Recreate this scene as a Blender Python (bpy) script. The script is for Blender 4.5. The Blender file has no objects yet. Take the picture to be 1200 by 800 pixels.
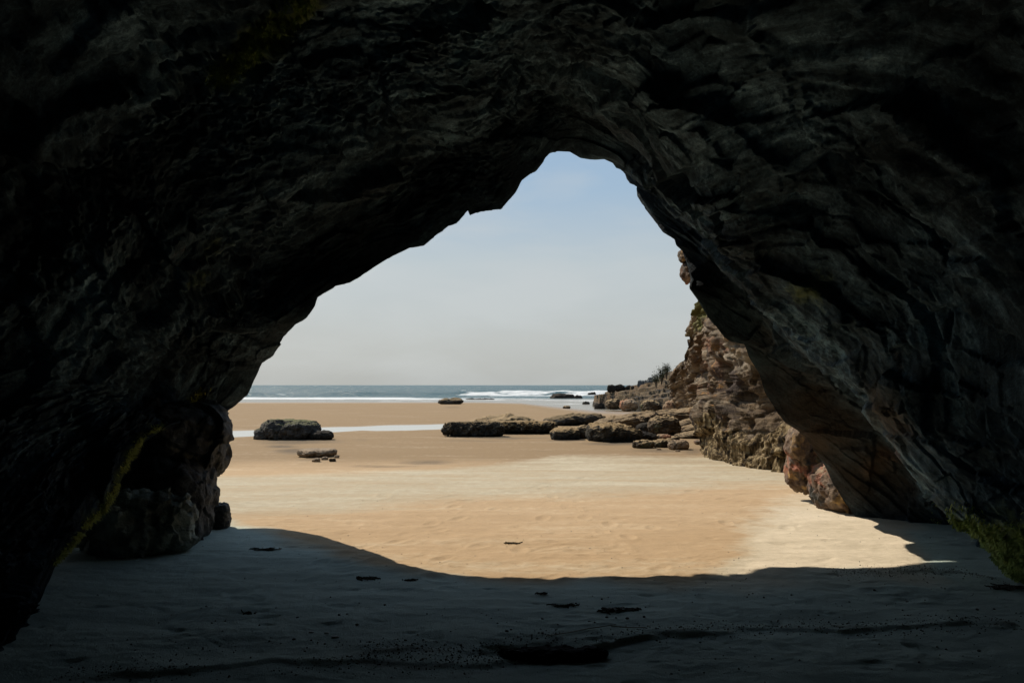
import bpy, bmesh, math, random
import numpy as np
from mathutils import Vector
from mathutils.bvhtree import BVHTree

random.seed(7)
rng = np.random.default_rng(7)
scn = bpy.context.scene
COL = scn.collection

# ------------------------------------------------------------------ camera geometry
F = 28.0 / 36.0 * 1200.0
CAMH = 1.6
PITCH = math.atan(51.0 / F)
CP, SP = math.cos(PITCH), math.sin(PITCH)


def rays(px, py):
    u = (np.asarray(px, float) - 600) / F
    v = (400 - np.asarray(py, float)) / F
    y = CP - v * SP
    return np.stack([u / y, np.ones_like(y), (SP + v * CP) / y], -1)


def P(px, py, Y):                       # world point at forward distance Y seen at pixel
    r = rays(px, py)
    return r * np.asarray(Y, float)[..., None] + np.array([0, 0, CAMH])


def G(px, py, z=0.0):                   # ground point
    r = rays(px, py)
    k = (z - CAMH) / r[..., 2]
    return r * k[..., None] + np.array([0, 0, CAMH])


# ------------------------------------------------------------------ numpy noise
def _hash(ix, iy, iz, seed):
    h = (ix.astype(np.uint32) * np.uint32(374761393) + iy.astype(np.uint32) * np.uint32(668265263)
         + iz.astype(np.uint32) * np.uint32(2147483647) + np.uint32((seed * 974634777) & 0xffffffff))
    h = (h ^ (h >> np.uint32(13))) * np.uint32(1274126177)
    h = (h ^ (h >> np.uint32(16))) * np.uint32(2246822519)
    return h ^ (h >> np.uint32(15))


def pn(p, seed=0):                      # Perlin noise, about -1..1
    p = np.asarray(p, float)
    i = np.floor(p).astype(np.int64)
    f = p - i
    w = f * f * f * (f * (f * 6 - 15) + 10)
    out = 0
    for dx in (0, 1):
        for dy in (0, 1):
            for dz in (0, 1):
                h = _hash(i[..., 0] + dx, i[..., 1] + dy, i[..., 2] + dz, seed)
                gx = (h & np.uint32(1023)).astype(float) / 511.5 - 1
                gy = ((h >> np.uint32(10)) & np.uint32(1023)).astype(float) / 511.5 - 1
                gz = ((h >> np.uint32(20)) & np.uint32(1023)).astype(float) / 511.5 - 1
                d = gx * (f[..., 0] - dx) + gy * (f[..., 1] - dy) + gz * (f[..., 2] - dz)
                out = out + d * ((w[..., 0] if dx else 1 - w[..., 0]) * (w[..., 1] if dy else 1 - w[..., 1])
                                 * (w[..., 2] if dz else 1 - w[..., 2]))
    return out * 1.3


def fbm(p, oct=4, seed=0, gain=.5, lac=2.03):
    a, s, o = 1.0, 1.0, 0
    p = np.asarray(p, float)
    for k in range(oct):
        o = o + a * pn(p * s + 17.3 * k, seed + k)
        a *= gain
        s *= lac
    return o


def ridged(p, oct=4, seed=0, gain=.5):
    a, s, o = 1.0, 1.0, 0
    p = np.asarray(p, float)
    for k in range(oct):
        o = o + a * (1 - 2 * np.abs(pn(p * s + 9.1 * k, seed + k)))
        a *= gain
        s *= 2.1
    return o


def facet(p, seed=0, tilt=.5):          # angular broken blocks: tilted plane per Voronoi cell
    p = np.asarray(p, float)
    i = np.floor(p).astype(np.int64)
    best = np.full(p.shape[:-1], 1e9)
    val = np.zeros(p.shape[:-1])
    for dx in (-1, 0, 1):
        for dy in (-1, 0, 1):
            for dz in (-1, 0, 1):
                cx, cy, cz = i[..., 0] + dx, i[..., 1] + dy, i[..., 2] + dz
                h = _hash(cx, cy, cz, seed)
                h2 = _hash(cx, cy, cz, seed + 71)
                q = [(h & np.uint32(1023)).astype(float) / 1023, ((h >> np.uint32(10)) & np.uint32(1023)).astype(float) / 1023,
                     ((h >> np.uint32(20)) & np.uint32(1023)).astype(float) / 1023]
                d = [p[..., 0] - cx - q[0], p[..., 1] - cy - q[1], p[..., 2] - cz - q[2]]
                dd = d[0] ** 2 + d[1] ** 2 + d[2] ** 2
                g = [(h2 & np.uint32(1023)).astype(float) / 511.5 - 1, ((h2 >> np.uint32(10)) & np.uint32(1023)).astype(float) / 511.5 - 1,
                     ((h2 >> np.uint32(20)) & np.uint32(1023)).astype(float) / 511.5 - 1]
                v = g[0] * .5 + tilt * (g[0] * d[0] + g[1] * d[1] + g[2] * d[2])
                m = dd < best
                best = np.where(m, dd, best)
                val = np.where(m, v, val)
    return val


def sstep(a, b, x):
    t = np.clip((x - a) / (b - a), 0, 1)
    return t * t * (3 - 2 * t)


# ------------------------------------------------------------------ mesh helpers
def link(name, me, mat=None, parent=None):
    o = bpy.data.objects.new(name, me)
    COL.objects.link(o)
    if mat:
        me.materials.append(mat)
    if parent:
        o.parent = parent
    return o


def tag(o, label=None, cat=None, group=None, kind=None):
    if label:
        o['label'] = label
    if cat:
        o['category'] = cat
    if group:
        o['group'] = group
    if kind:
        o['kind'] = kind
    return o


def raw_mesh(name, V, faces, smooth=True, attrs=None):
    V = np.asarray(V, np.float32).reshape(-1, 3)
    faces = np.asarray(faces, np.int32)
    nf, k = faces.shape
    me = bpy.data.meshes.new(name)
    me.vertices.add(len(V))
    me.vertices.foreach_set('co', V.ravel())
    me.loops.add(nf * k)
    me.loops.foreach_set('vertex_index', faces.ravel())
    me.polygons.add(nf)
    me.polygons.foreach_set('loop_start', np.arange(0, nf * k, k, dtype=np.int32))
    me.polygons.foreach_set('loop_total', np.full(nf, k, np.int32))
    me.polygons.foreach_set('use_smooth', np.full(nf, smooth, bool))
    me.update(calc_edges=True)
    me.validate()
    for an, av in (attrs or {}).items():
        a = me.attributes.new(an, 'FLOAT', 'POINT')
        a.data.foreach_set('value', np.asarray(av, np.float32).ravel())
    return me


def grid_faces(nr, nc):
    r, c = np.meshgrid(np.arange(nr - 1), np.arange(nc - 1), indexing='ij')
    a = (r * nc + c).ravel()
    return np.stack([a, a + 1, a + nc + 1, a + nc], -1)


def grid_normals(V):
    du = np.gradient(V, axis=0)
    dv = np.gradient(V, axis=1)
    n = np.cross(du, dv)
    return n / (np.linalg.norm(n, axis=-1, keepdims=True) + 1e-9)


_ico = {}


def ico(sub):
    if sub not in _ico:
        bm = bmesh.new()
        bmesh.ops.create_icosphere(bm, subdivisions=sub, radius=1)
        bm.verts.ensure_lookup_table()
        V = np.array([v.co[:] for v in bm.verts])
        Fa = np.array([[v.index for v in f.verts] for f in bm.faces])
        bm.free()
        _ico[sub] = (V, Fa)
    return _ico[sub]


# ------------------------------------------------------------------ materials
class NT:
    def __init__(self, name):
        self.m = bpy.data.materials.new(name)
        self.m.use_nodes = True
        self.t = self.m.node_tree
        self.t.nodes.clear()
        self.out = self.n('ShaderNodeOutputMaterial')
        self.b = self.n('ShaderNodeBsdfPrincipled')
        self.l(self.b.outputs[0], self.out.inputs[0])

    def n(self, typ, **kw):
        o = self.t.nodes.new(typ)
        for k, v in kw.items():
            setattr(o, k, v)
        return o

    def l(self, a, b):
        self.t.links.new(a, b)

    def noise(self, vec, scale, detail=6, rough=.6, dist=0.0):
        o = self.n('ShaderNodeTexNoise')
        o.inputs['Scale'].default_value = scale
        o.inputs['Detail'].default_value = detail
        o.inputs['Roughness'].default_value = rough
        o.inputs['Distortion'].default_value = dist
        if vec is not None:
            self.l(vec, o.inputs['Vector'])
        return o.outputs['Fac']

    def voro(self, vec, scale, feature='F1'):
        o = self.n('ShaderNodeTexVoronoi')
        o.feature = feature
        o.inputs['Scale'].default_value = scale
        self.l(vec, o.inputs['Vector'])
        return o.outputs['Distance']

    def pos(self):
        return self.n('ShaderNodeNewGeometry').outputs['Position']

    def objco(self):
        return self.n('ShaderNodeTexCoord').outputs['Object']

    def mapping(self, vec, scale=(1, 1, 1), rot=(0, 0, 0)):
        o = self.n('ShaderNodeMapping')
        o.inputs['Scale'].default_value = scale
        o.inputs['Rotation'].default_value = rot
        self.l(vec, o.inputs['Vector'])
        return o.outputs[0]

    def ramp(self, fac, stops):
        o = self.n('ShaderNodeValToRGB')
        cr = o.color_ramp
        while len(cr.elements) < len(stops):
            cr.elements.new(.5)
        for e, (p, c) in zip(cr.elements, stops):
            e.position = p
            e.color = tuple(c) + (1,) if len(c) == 3 else c
        self.l(fac, o.inputs[0])
        return o.outputs[0]

    def mr(self, v, a, b, c=0., d=1.):
        o = self.n('ShaderNodeMapRange')
        self.l(v, o.inputs[0])
        for k, x in zip((1, 2, 3, 4), (a, b, c, d)):
            o.inputs[k].default_value = x
        return o.outputs[0]

    def math(self, op, a, b=None):
        o = self.n('ShaderNodeMath', operation=op)
        for k, x in enumerate((a, b)):
            if x is None:
                continue
            if isinstance(x, (int, float)):
                o.inputs[k].default_value = x
            else:
                self.l(x, o.inputs[k])
        return o.outputs[0]

    def mix(self, fac, a, b, mode='MIX'):
        o = self.n('ShaderNodeMix', data_type='RGBA', blend_type=mode)
        for s, x in ((0, fac), (6, a), (7, b)):
            if isinstance(x, (int, float)):
                o.inputs[s].default_value = x
            elif isinstance(x, tuple):
                o.inputs[s].default_value = x + (1,) if len(x) == 3 else x
            else:
                self.l(x, o.inputs[s])
        return o.outputs[2]

    def attr(self, name):
        return self.n('ShaderNodeAttribute', attribute_name=name).outputs['Fac']

    def bump(self, h, strength, dist, prev=None):
        o = self.n('ShaderNodeBump')
        o.inputs['Strength'].default_value = strength
        o.inputs['Distance'].default_value = dist
        self.l(h, o.inputs['Height'])
        if prev is not None:
            self.l(prev, o.inputs['Normal'])
        return o.outputs[0]

    def setv(self, rough=None, spec=None):
        if rough is not None:
            self.b.inputs['Roughness'].default_value = rough
        if spec is not None:
            self.b.inputs['Specular IOR Level'].default_value = spec


def rock_mat(name, dark, mid, light, scale=1.0, top=None, top_lo=.55, patch=None, bump=.02, rough=.8, spec=.25,
             strata=None, low=None, low_z=.25):
    m = NT(name)
    p = m.pos()
    v = p
    if strata:
        v = m.mapping(p, (1, 1, strata[0]), strata[1])
    n1 = m.noise(v, 1.3 * scale, 8, .62, .4)
    n2 = m.noise(v, 7 * scale, 6, .65)
    n3 = m.noise(p, 40 * scale, 4, .6)
    f = m.math('ADD', m.math('MULTIPLY', n1, .6), m.math('ADD', m.math('MULTIPLY', n2, .3), m.math('MULTIPLY', n3, .1)))
    c = m.ramp(f, [(.36, dark), (.5, mid), (.63, light)])
    if patch:                               # coloured mineral staining in patches
        for k, (pc, sc, lo, hi) in enumerate(patch):
            q = m.noise(m.mapping(p, (1, 1, 1), (k * .7, .3 * k, 1.1 * k)), sc, 5, .6, .6)
            c = m.mix(m.mr(q, lo, hi), c, pc)
    if low:                                 # mussels / barnacles / weed growing on the lower, wetter part
        z = m.n('ShaderNodeSeparateXYZ')
        m.l(p, z.inputs[0])
        zz = m.math('ADD', z.outputs[2], m.math('MULTIPLY', m.math('SUBTRACT', n1, .5), low_z * 1.6))
        c = m.mix(m.mr(zz, low_z * 1.15, low_z * .85), c, low)
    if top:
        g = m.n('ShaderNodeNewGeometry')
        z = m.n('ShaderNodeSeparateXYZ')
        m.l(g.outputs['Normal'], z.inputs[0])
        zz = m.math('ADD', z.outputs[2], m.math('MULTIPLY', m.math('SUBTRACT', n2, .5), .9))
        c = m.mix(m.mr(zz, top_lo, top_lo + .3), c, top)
    m.l(c, m.b.inputs['Base Color'])
    h = m.math('ADD', n2, m.math('MULTIPLY', n3, .35))
    nb = m.bump(h, .9, bump)
    m.l(nb, m.b.inputs['Normal'])
    m.setv(rough, spec)
    return m.m


def plain_mat(name, c1, c2, scale=20, rough=.7, spec=.3, bump=.004):
    m = NT(name)
    n = m.noise(m.objco(), scale, 5, .6)
    m.l(m.ramp(n, [(.35, c1), (.65, c2)]), m.b.inputs['Base Color'])
    m.l(m.bump(n, .8, bump), m.b.inputs['Normal'])
    m.setv(rough, spec)
    return m.m


# cave rock: dark wet basalt with attribute-driven mineral and algae stains
def cave_mat():
    m = NT('cave_rock')
    p = m.pos()
    cx = m.n('ShaderNodeCombineXYZ')
    m.l(m.math('MULTIPLY', m.attr('along'), .9), cx.inputs[0])
    m.l(m.math('MULTIPLY', m.attr('across'), 4.2), cx.inputs[1])
    n1 = m.noise(p, 1.1, 8, .65, .5)
    n2 = m.noise(p, 6, 8, .70, .5)
    n3 = m.noise(p, 38, 6, .7, .3)
    n4 = m.noise(cx.outputs[0], 1.5, 10, .72, .25)         # bedding streaks that follow the arch
    f = m.math('ADD', m.math('MULTIPLY', n1, .25), m.math('ADD', m.math('MULTIPLY', n2, .25), m.math('ADD', m.math('MULTIPLY', n3, .15), m.math('MULTIPLY', n4, .35))))
    c = m.ramp(f, [(.40, (.0032, .0054, .0068)), (.48, (.0105, .0172, .0212)), (.54, (.029, .046, .055)), (.60, (.085, .128, .146)), (.66, (.24, .335, .365))])
    br = m.noise(p, .7, 4, .6)
    c = m.mix(m.mr(br, .5, .68, 0, .2), c, (.022, .021, .018))
    gr = m.noise(m.mapping(p, (1, 1, 1), (1, .4, 2)), .8, 4, .6)
    c = m.mix(m.mr(gr, .5, .68, 0, .4), c, (.012, .018, .020))
    c = m.mix(m.mr(m.math('ADD', m.attr('pale'), m.math('MULTIPLY', m.math('SUBTRACT', f, .5), 5.0)), .35, 1.15, 0, .9), c, (.042, .070, .080))
    c = m.mix(m.mr(m.math('ADD', m.attr('moss'), m.math('MULTIPLY', m.math('SUBTRACT', n2, .5), 1.6)), .35, 1.0), c, (.055, .062, .014))
    c = m.mix(m.mr(m.math('ADD', m.attr('rust'), m.math('MULTIPLY', m.math('SUBTRACT', n2, .5), 1.8)), .4, 1.2, 0, .6), c, (.085, .036, .013))
    c = m.mix(m.mr(m.math('ADD', m.attr('warm'), m.math('MULTIPLY', m.math('SUBTRACT', n2, .5), 1.0)), .3, 1.1, 0, .8), c, (.036, .022, .011))
    # rim painted darker and inner walls paler to even out the bounce light
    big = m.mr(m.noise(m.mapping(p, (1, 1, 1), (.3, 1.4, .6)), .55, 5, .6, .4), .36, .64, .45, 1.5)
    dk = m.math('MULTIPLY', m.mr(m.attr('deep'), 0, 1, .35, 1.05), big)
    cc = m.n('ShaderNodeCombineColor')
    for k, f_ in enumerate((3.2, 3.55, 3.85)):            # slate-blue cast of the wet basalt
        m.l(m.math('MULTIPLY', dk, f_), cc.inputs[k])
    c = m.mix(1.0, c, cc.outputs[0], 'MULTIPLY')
    m.l(c, m.b.inputs['Base Color'])
    h1 = m.bump(n4, .45, .06)
    h2 = m.bump(n2, .45, .05, h1)
    h3 = m.bump(n3, .8, .022, h2)
    m.l(h3, m.b.inputs['Normal'])
    m.l(m.mr(n2, .3, .7, .9, .6), m.b.inputs['Roughness'])
    m.setv(None, .10)
    return m.m


M_CAVE = cave_mat()
M_LEG = rock_mat('stained_leg_rock', (.03, .022, .016), (.12, .08, .055), (.27, .20, .13), 2.6,
                 patch=[((.30, .12, .075), 1.6, .52, .6), ((.38, .24, .09), 2.4, .56, .66), ((.05, .05, .045), 2.0, .55, .64)], bump=.03)
M_PILLAR = rock_mat('pillar_rock', (.012, .013, .013), (.045, .048, .046), (.15, .16, .15), 2.4, bump=.05, rough=.65, spec=.35)
M_BLOCK = rock_mat('damp_block_rock', (.07, .078, .062), (.26, .285, .225), (.48, .51, .42), 2.2, bump=.04,
                   patch=[((.04, .045, .02), 1.2, .55, .68)], rough=.65, spec=.35)
M_CLIFF = None
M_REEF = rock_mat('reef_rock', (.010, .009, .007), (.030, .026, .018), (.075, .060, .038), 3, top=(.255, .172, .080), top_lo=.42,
                  low=(.012, .012, .010), low_z=.15, bump=.05)  # shade painted into the dark sides, sunlight into the tan top
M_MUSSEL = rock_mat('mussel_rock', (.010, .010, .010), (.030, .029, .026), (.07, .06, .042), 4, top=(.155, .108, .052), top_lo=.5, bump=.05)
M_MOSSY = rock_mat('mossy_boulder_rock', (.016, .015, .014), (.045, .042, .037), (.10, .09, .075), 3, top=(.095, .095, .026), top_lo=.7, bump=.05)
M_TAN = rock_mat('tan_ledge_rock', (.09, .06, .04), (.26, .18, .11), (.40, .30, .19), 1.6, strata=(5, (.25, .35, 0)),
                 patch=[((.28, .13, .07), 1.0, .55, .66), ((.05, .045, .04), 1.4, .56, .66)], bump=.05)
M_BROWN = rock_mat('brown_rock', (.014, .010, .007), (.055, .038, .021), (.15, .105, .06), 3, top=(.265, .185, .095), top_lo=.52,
                   patch=[((.07, .075, .03), 1.8, .56, .68)], bump=.04)  # sides darkened for shade here too, top kept tan as if sunlit
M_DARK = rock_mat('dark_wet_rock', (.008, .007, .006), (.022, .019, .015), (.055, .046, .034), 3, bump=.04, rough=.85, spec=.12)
M_GREYROCK = rock_mat('grey_rock', (.03, .035, .036), (.08, .088, .088), (.15, .155, .15), 3, bump=.04)
M_FLAT = rock_mat('flat_brown_rock', (.10, .07, .045), (.20, .145, .09), (.30, .22, .14), 4, bump=.02)


def cliff_mat():
    m = NT('cliff_rock')
    p = m.pos()
    v = m.mapping(p, (2.2, .4, .8), (0, -.85, 0))
    n1 = m.noise(v, .9, 8, .65, .8)
    n2 = m.noise(v, 4.5, 7, .66, .4)
    n3 = m.noise(p, 26, 5, .65)
    f = m.math('ADD', m.math('MULTIPLY', n1, .5), m.math('ADD', m.math('MULTIPLY', n2, .38), m.math('MULTIPLY', n3, .12)))
    c = m.ramp(f, [(.37, (.014, .010, .007)), (.46, (.085, .052, .028)), (.54, (.24, .16, .09)), (.64, (.42, .33, .21))])
    cx = m.n('ShaderNodeCombineXYZ')
    m.l(m.math('MULTIPLY', m.attr('dip'), 5.0), cx.inputs[0])
    sp = m.n('ShaderNodeSeparateXYZ')
    m.l(p, sp.inputs[0])
    m.l(m.math('MULTIPLY', sp.outputs[1], .07), cx.inputs[1])
    m.l(m.math('MULTIPLY', sp.outputs[2], .12), cx.inputs[2])
    bed = m.noise(cx.outputs[0], 1.3, 7, .7, .2)
    c = m.mix(.65, c, m.ramp(bed, [(.36, (.03, .022, .015)), (.47, (.15, .108, .066)), (.55, (.27, .22, .155)), (.64, (.44, .38, .29))]))
    r = m.noise(p, .55, 5, .6, 1.0)
    c = m.mix(m.mr(m.math('ADD', m.attr('red'), m.math('MULTIPLY', m.math('SUBTRACT', r, .5), 2.6)), .5, 1.0, 0, .7), c, (.20, .075, .034))
    r2 = m.noise(m.mapping(p, (1, 1, 1), (1, 2, 1)), 1.3, 5, .6, .8)
    c = m.mix(m.mr(r2, .52, .63, 0, .8), c, (.045, .030, .028))
    r3 = m.noise(m.mapping(p, (1, 1, 1), (2, 1, 3)), 2.0, 4, .6, .5)
    c = m.mix(m.mr(r3, .6, .7, 0, .8), c, (.42, .22, .07))
    # barnacle skirt at the wave-washed base: vertical pale streaks
    bz = m.noise(m.mapping(p, (9, 9, 1.1)), 1.2, 5, .6)
    barn = m.ramp(bz, [(.40, (.025, .016, .007)), (.49, (.17, .115, .054)), (.6, (.44, .335, .185))])
    c = m.mix(m.mr(m.math('ADD', m.attr('barnacle'), m.math('MULTIPLY', m.math('SUBTRACT', n2, .5), 1.0)), .35, .65), c, barn)
    c = m.mix(m.mr(m.math('ADD', m.attr('moss'), m.math('MULTIPLY', m.math('SUBTRACT', n2, .5), 1.6)), .35, .7), c, (.11, .105, .025))
    m.l(c, m.b.inputs['Base Color'])
    h1 = m.bump(n2, 1.0, .25)
    h2 = m.bump(n3, .9, .05, h1)
    m.l(h2, m.b.inputs['Normal'])
    m.setv(.85, .2)
    return m.m


M_CLIFF = cliff_mat()


def sand_mat():
    m = NT('beach_sand')
    p = m.pos()
    dry, dark = m.attr('dry'), m.attr('dark')
    n1 = m.noise(m.mapping(p, (.35, 1.3, 1)), .9, 7, .6, .3)
    n2 = m.noise(p, 6, 6, .65)
    n3 = m.noise(p, 90, 4, .7)
    n4 = m.noise(p, 420, 2, .7)
    n5 = m.math('ADD', m.math('MULTIPLY', m.noise(m.mapping(p, (.16, 1.0, 1), (0, 0, .10)), 1.9, 8, .66, .5), .55), m.math('MULTIPLY', m.noise(m.mapping(p, (.5, 1, 1)), .9, 8, .68, .6), .45))      # wash lines along the shore
    wet = m.ramp(n5, [(.3, (.402, .278, .158)), (.5, (.448, .318, .188)), (.7, (.498, .368, .226))])
    pale = m.ramp(n5, [(.3, (.37, .315, .215)), (.5, (.425, .368, .262)), (.7, (.48, .425, .315))])
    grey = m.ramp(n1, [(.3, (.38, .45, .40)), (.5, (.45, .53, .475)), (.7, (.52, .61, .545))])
    wet = m.mix(m.attr('far'), wet, (.245, .168, .092))
    dmask = m.mr(m.math('ADD', dry, m.math('ADD', m.math('MULTIPLY', m.math('SUBTRACT', n5, .5), 1.9), m.math('MULTIPLY', m.math('SUBTRACT', n2, .5), .7))), .2, .95)
    c = m.mix(dmask, wet, pale)
    c = m.mix(m.mr(m.math('ADD', m.attr('bright'), m.math('ADD', m.math('MULTIPLY', m.math('SUBTRACT', n5, .5), 1.6), m.math('MULTIPLY', m.math('SUBTRACT', n2, .5), .8))), .05, 1.35), c, (.68, .585, .445))
    c = m.mix(m.mr(m.math('ADD', m.attr('shade_tint'), m.math('MULTIPLY', m.math('SUBTRACT', n1, .5), .6)), .25, .85), c, grey)  # cool grey of the cave shade painted into the sand
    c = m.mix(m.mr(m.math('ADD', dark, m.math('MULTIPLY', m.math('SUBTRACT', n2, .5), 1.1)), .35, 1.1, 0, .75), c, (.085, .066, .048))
    g = m.mr(n3, .58, .74, 0, .5)
    c = m.mix(g, c, (.11, .088, .06))
    c = m.mix(m.mr(n4, .35, .7, .0, .22), c, (.15, .118, .08))
    c = m.mix(m.mr(n2, .3, .7, .14, 0), c, (.14, .11, .075))
    m.l(c, m.b.inputs['Base Color'])
    h = m.bump(n2, .5, .03)
    h = m.bump(n3, .75, .011, h)
    h = m.bump(n4, .5, .003, h)
    m.l(h, m.b.inputs['Normal'])
    m.l(m.mr(m.attr('wet'), 0, 1, .92, .28), m.b.inputs['Roughness'])
    m.l(m.mr(m.attr('wet'), 0, 1, .12, .5), m.b.inputs['Specular IOR Level'])
    return m.m


def sea_mat():
    m = NT('sea_water')
    p = m.pos()
    n1 = m.noise(m.mapping(p, (.25, 1, 1)), .35, 6, .6)
    n2 = m.noise(m.mapping(p, (.5, 1.2, 1)), 1.6, 5, .6)
    foam = m.attr('foam')
    fm = m.mr(m.math('ADD', foam, m.math('MULTIPLY', m.math('SUBTRACT', n2, .5), .9)), .45, .7)
    c = m.ramp(n1, [(.3, (.008, .048, .056)), (.7, (.022, .085, .095))])
    c = m.mix(m.attr('shallow'), c, (.22, .20, .16))
    c = m.mix(fm, c, m.ramp(n2, [(.3, (.40, .43, .43)), (.6, (.66, .68, .68))]))
    m.l(c, m.b.inputs['Base Color'])
    h = m.bump(n1, 1.0, 2.2)
    h = m.bump(n2, .9, .35, h)
    o = m.n('ShaderNodeMix', data_type='VECTOR')
    m.l(m.attr('shallow'), o.inputs[0])
    m.l(h, o.inputs[4])
    m.l(m.n('ShaderNodeNewGeometry').outputs['Normal'], o.inputs[5])
    m.l(o.outputs[1], m.b.inputs['Normal'])
    m.l(m.mr(fm, 0, 1, .22, .9), m.b.inputs['Roughness'])
    m.b.inputs['IOR'].default_value = 1.33
    m.l(m.mr(fm, 0, 1, .30, .2), m.b.inputs['Specular IOR Level'])
    return m.m


def pool_mat():
    m = NT('pool_water')
    p = m.pos()
    n = m.noise(m.mapping(p, (.6, 1, 1)), 3, 3, .5)
    m.b.inputs['Base Color'].default_value = (.50, .50, .47, 1)
    m.l(m.bump(n, .12, .01), m.b.inputs['Normal'])
    m.b.inputs['IOR'].default_value = 1.33
    m.setv(.04)
    return m.m


# ------------------------------------------------------------------ beach
SEA_Z = -.30


def shore_y(x, y):                     # distance at which the sand dips under the sea
    s = x / np.maximum(y, 1)           # tangent of the bearing
    px = 600 + F * s
    py = np.interp(px, [200, 560, 610, 650, 700, 760, 900], [471, 471, 472, 476.2, 481, 482.5, 482])
    return (CAMH - SEA_Z) * F / (py - 451)


def pool_mask(x, y):
    px = 600 + F * x / np.maximum(y, 1)
    py = 451 + CAMH * F / np.maximum(y, 1)
    up = np.interp(px, [100, 270, 400, 520, 640], [506, 503, 498.6, 495.3, 494])
    lo = np.interp(px, [100, 270, 400, 520, 640], [514, 511, 505.0, 501.6, 497])
    wob = 1.4 * pn(np.stack([x * .5, y * .16, 0 * x], -1), 5) + .7 * pn(np.stack([x * 1.6, y * .3, 0 * x], -1), 6)
    up = up + .8 * pn(np.stack([x * .7, y * .2, 0 * x], -1), 7)
    lo = lo + wob
    return np.clip(np.minimum(py - up, lo - py) / 2.5 + .4, 0, 1)


def sand_z(x, y):
    x = np.asarray(x, float)
    y = np.asarray(y, float)
    sh = shore_y(x, y)
    q = np.stack([x, y, 0 * x], -1)
    z = np.minimum(0, (sh - y) * .0125 + SEA_Z)
    far = np.clip((sh - 24 - y) / 12, 0, 1)
    z = z * 1.0
    z = np.maximum(z, -3.)
    z = z - .07 * pool_mask(x, y)
    near = np.exp(-np.maximum(y - 5, 0) / 9)
    z = z + far * (.018 * fbm(q * np.array([.35, .8, 1]), 3, 3) * (0.4 + near))
    z = z + near * (.014 * fbm(q * np.array([1.6, 3.4, 1]), 4, 11) + .010 * ridged(q * np.array([3.6, 6, 1]), 4, 15) * np.clip(fbm(q * .9, 2, 33) + .3, 0, 1)
                - .014 * sstep(.35, .75, fbm(q * np.array([2.6, 4.2, 1]), 3, 35)))
    # low wash scarps across the cave floor
    for (pts, hgt, w) in SCARPS:
        yy = np.interp(x, [a for a, b in pts], [b for a, b in pts]) + .10 * pn(q * 1.7, 21) + .05 * pn(q * 5, 22) + .02 * pn(q * 13, 23)
        edge = sstep(-w, w, y - yy) * np.exp(-np.maximum(y - yy, 0) / 1.1)
        inside = sstep(pts[0][0], pts[0][0] + .5, x) * (1 - sstep(pts[-1][0] - .5, pts[-1][0], x))
        z = z + hgt * edge * inside * np.clip(.65 + .8 * pn(q * 1.1, 24), .05, 1.2)
    # wind ripples in patches, and trodden dents
    rm = np.clip(fbm(q * .55, 3, 36) * 1.4 + .15, 0, 1) * sstep(4.5, 7, y) * sstep(24, 14, y)
    z = z + .0018 * rm * np.sin(y * 46 + x * 9 + 7 * pn(q * .9, 37) + 2.2 * pn(q * 3, 38))
    for (fx, fy, fa, fd) in PRINTS:
        m = (np.abs(x - fx) < .4) & (np.abs(y - fy) < .4)
        if m.any():
            u = ((x[m] - fx) * math.cos(fa) + (y[m] - fy) * math.sin(fa)) / .13
            v = (-(x[m] - fx) * math.sin(fa) + (y[m] - fy) * math.cos(fa)) / .06
            r2 = u * u + v * v
            z[m] += fd * (-np.exp(-r2) + .55 * np.exp(-(np.sqrt(r2) - 1.5) ** 2 * 5))
    # hollow scoured behind the flat rock
    c = G(648, 766)
    z = z - .035 * np.exp(-(((x - c[0]) / .42) ** 2 + ((y - c[1]) / .14) ** 2))
    # banked against the walls
    z = z + .05 * sstep(-2.9, -4.2, x) * (y < 11)
    return z


PRINTS = []
_r = random.Random(3)
for (x0, y0, x1, y1, n) in ((-2.3, 5.2, -.4, 10.5, 15), (1.6, 4.8, .6, 12.5, 18), (3.0, 6.2, -1.0, 9.0, 13), (-1.0, 11, 2.6, 15.5, 12)):
    for k in range(n):
        t = k / (n - 1)
        a = math.atan2(y1 - y0, x1 - x0)
        sd = .11 if k % 2 else -.11
        PRINTS.append((x0 + (x1 - x0) * t - math.sin(a) * sd + _r.gauss(0, .04), y0 + (y1 - y0) * t + math.cos(a) * sd + _r.gauss(0, .05), a + _r.gauss(0, .15), _r.uniform(.005, .011)))
for _ in range(45):
    PRINTS.append((_r.uniform(-2.6, 3.6), _r.uniform(4.8, 13), _r.uniform(0, 3.1), _r.uniform(.004, .012)))
SCARPS = []
for pix, h, w in (([(60, 795), (160, 792), (270, 786), (330, 779), (420, 776), (560, 781), (640, 770), (760, 752), (900, 738), (1040, 740), (1190, 728)], .030, .035),
                  ([(380, 770), (470, 763), (560, 766), (660, 752)], .012, .02),
                  ([(980, 676), (1060, 672), (1120, 668), (1180, 682)], .014, .04)):
    g = [G(a, b) for a, b in pix]
    SCARPS.append(([(q[0], q[1]) for q in g], h, w))

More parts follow.
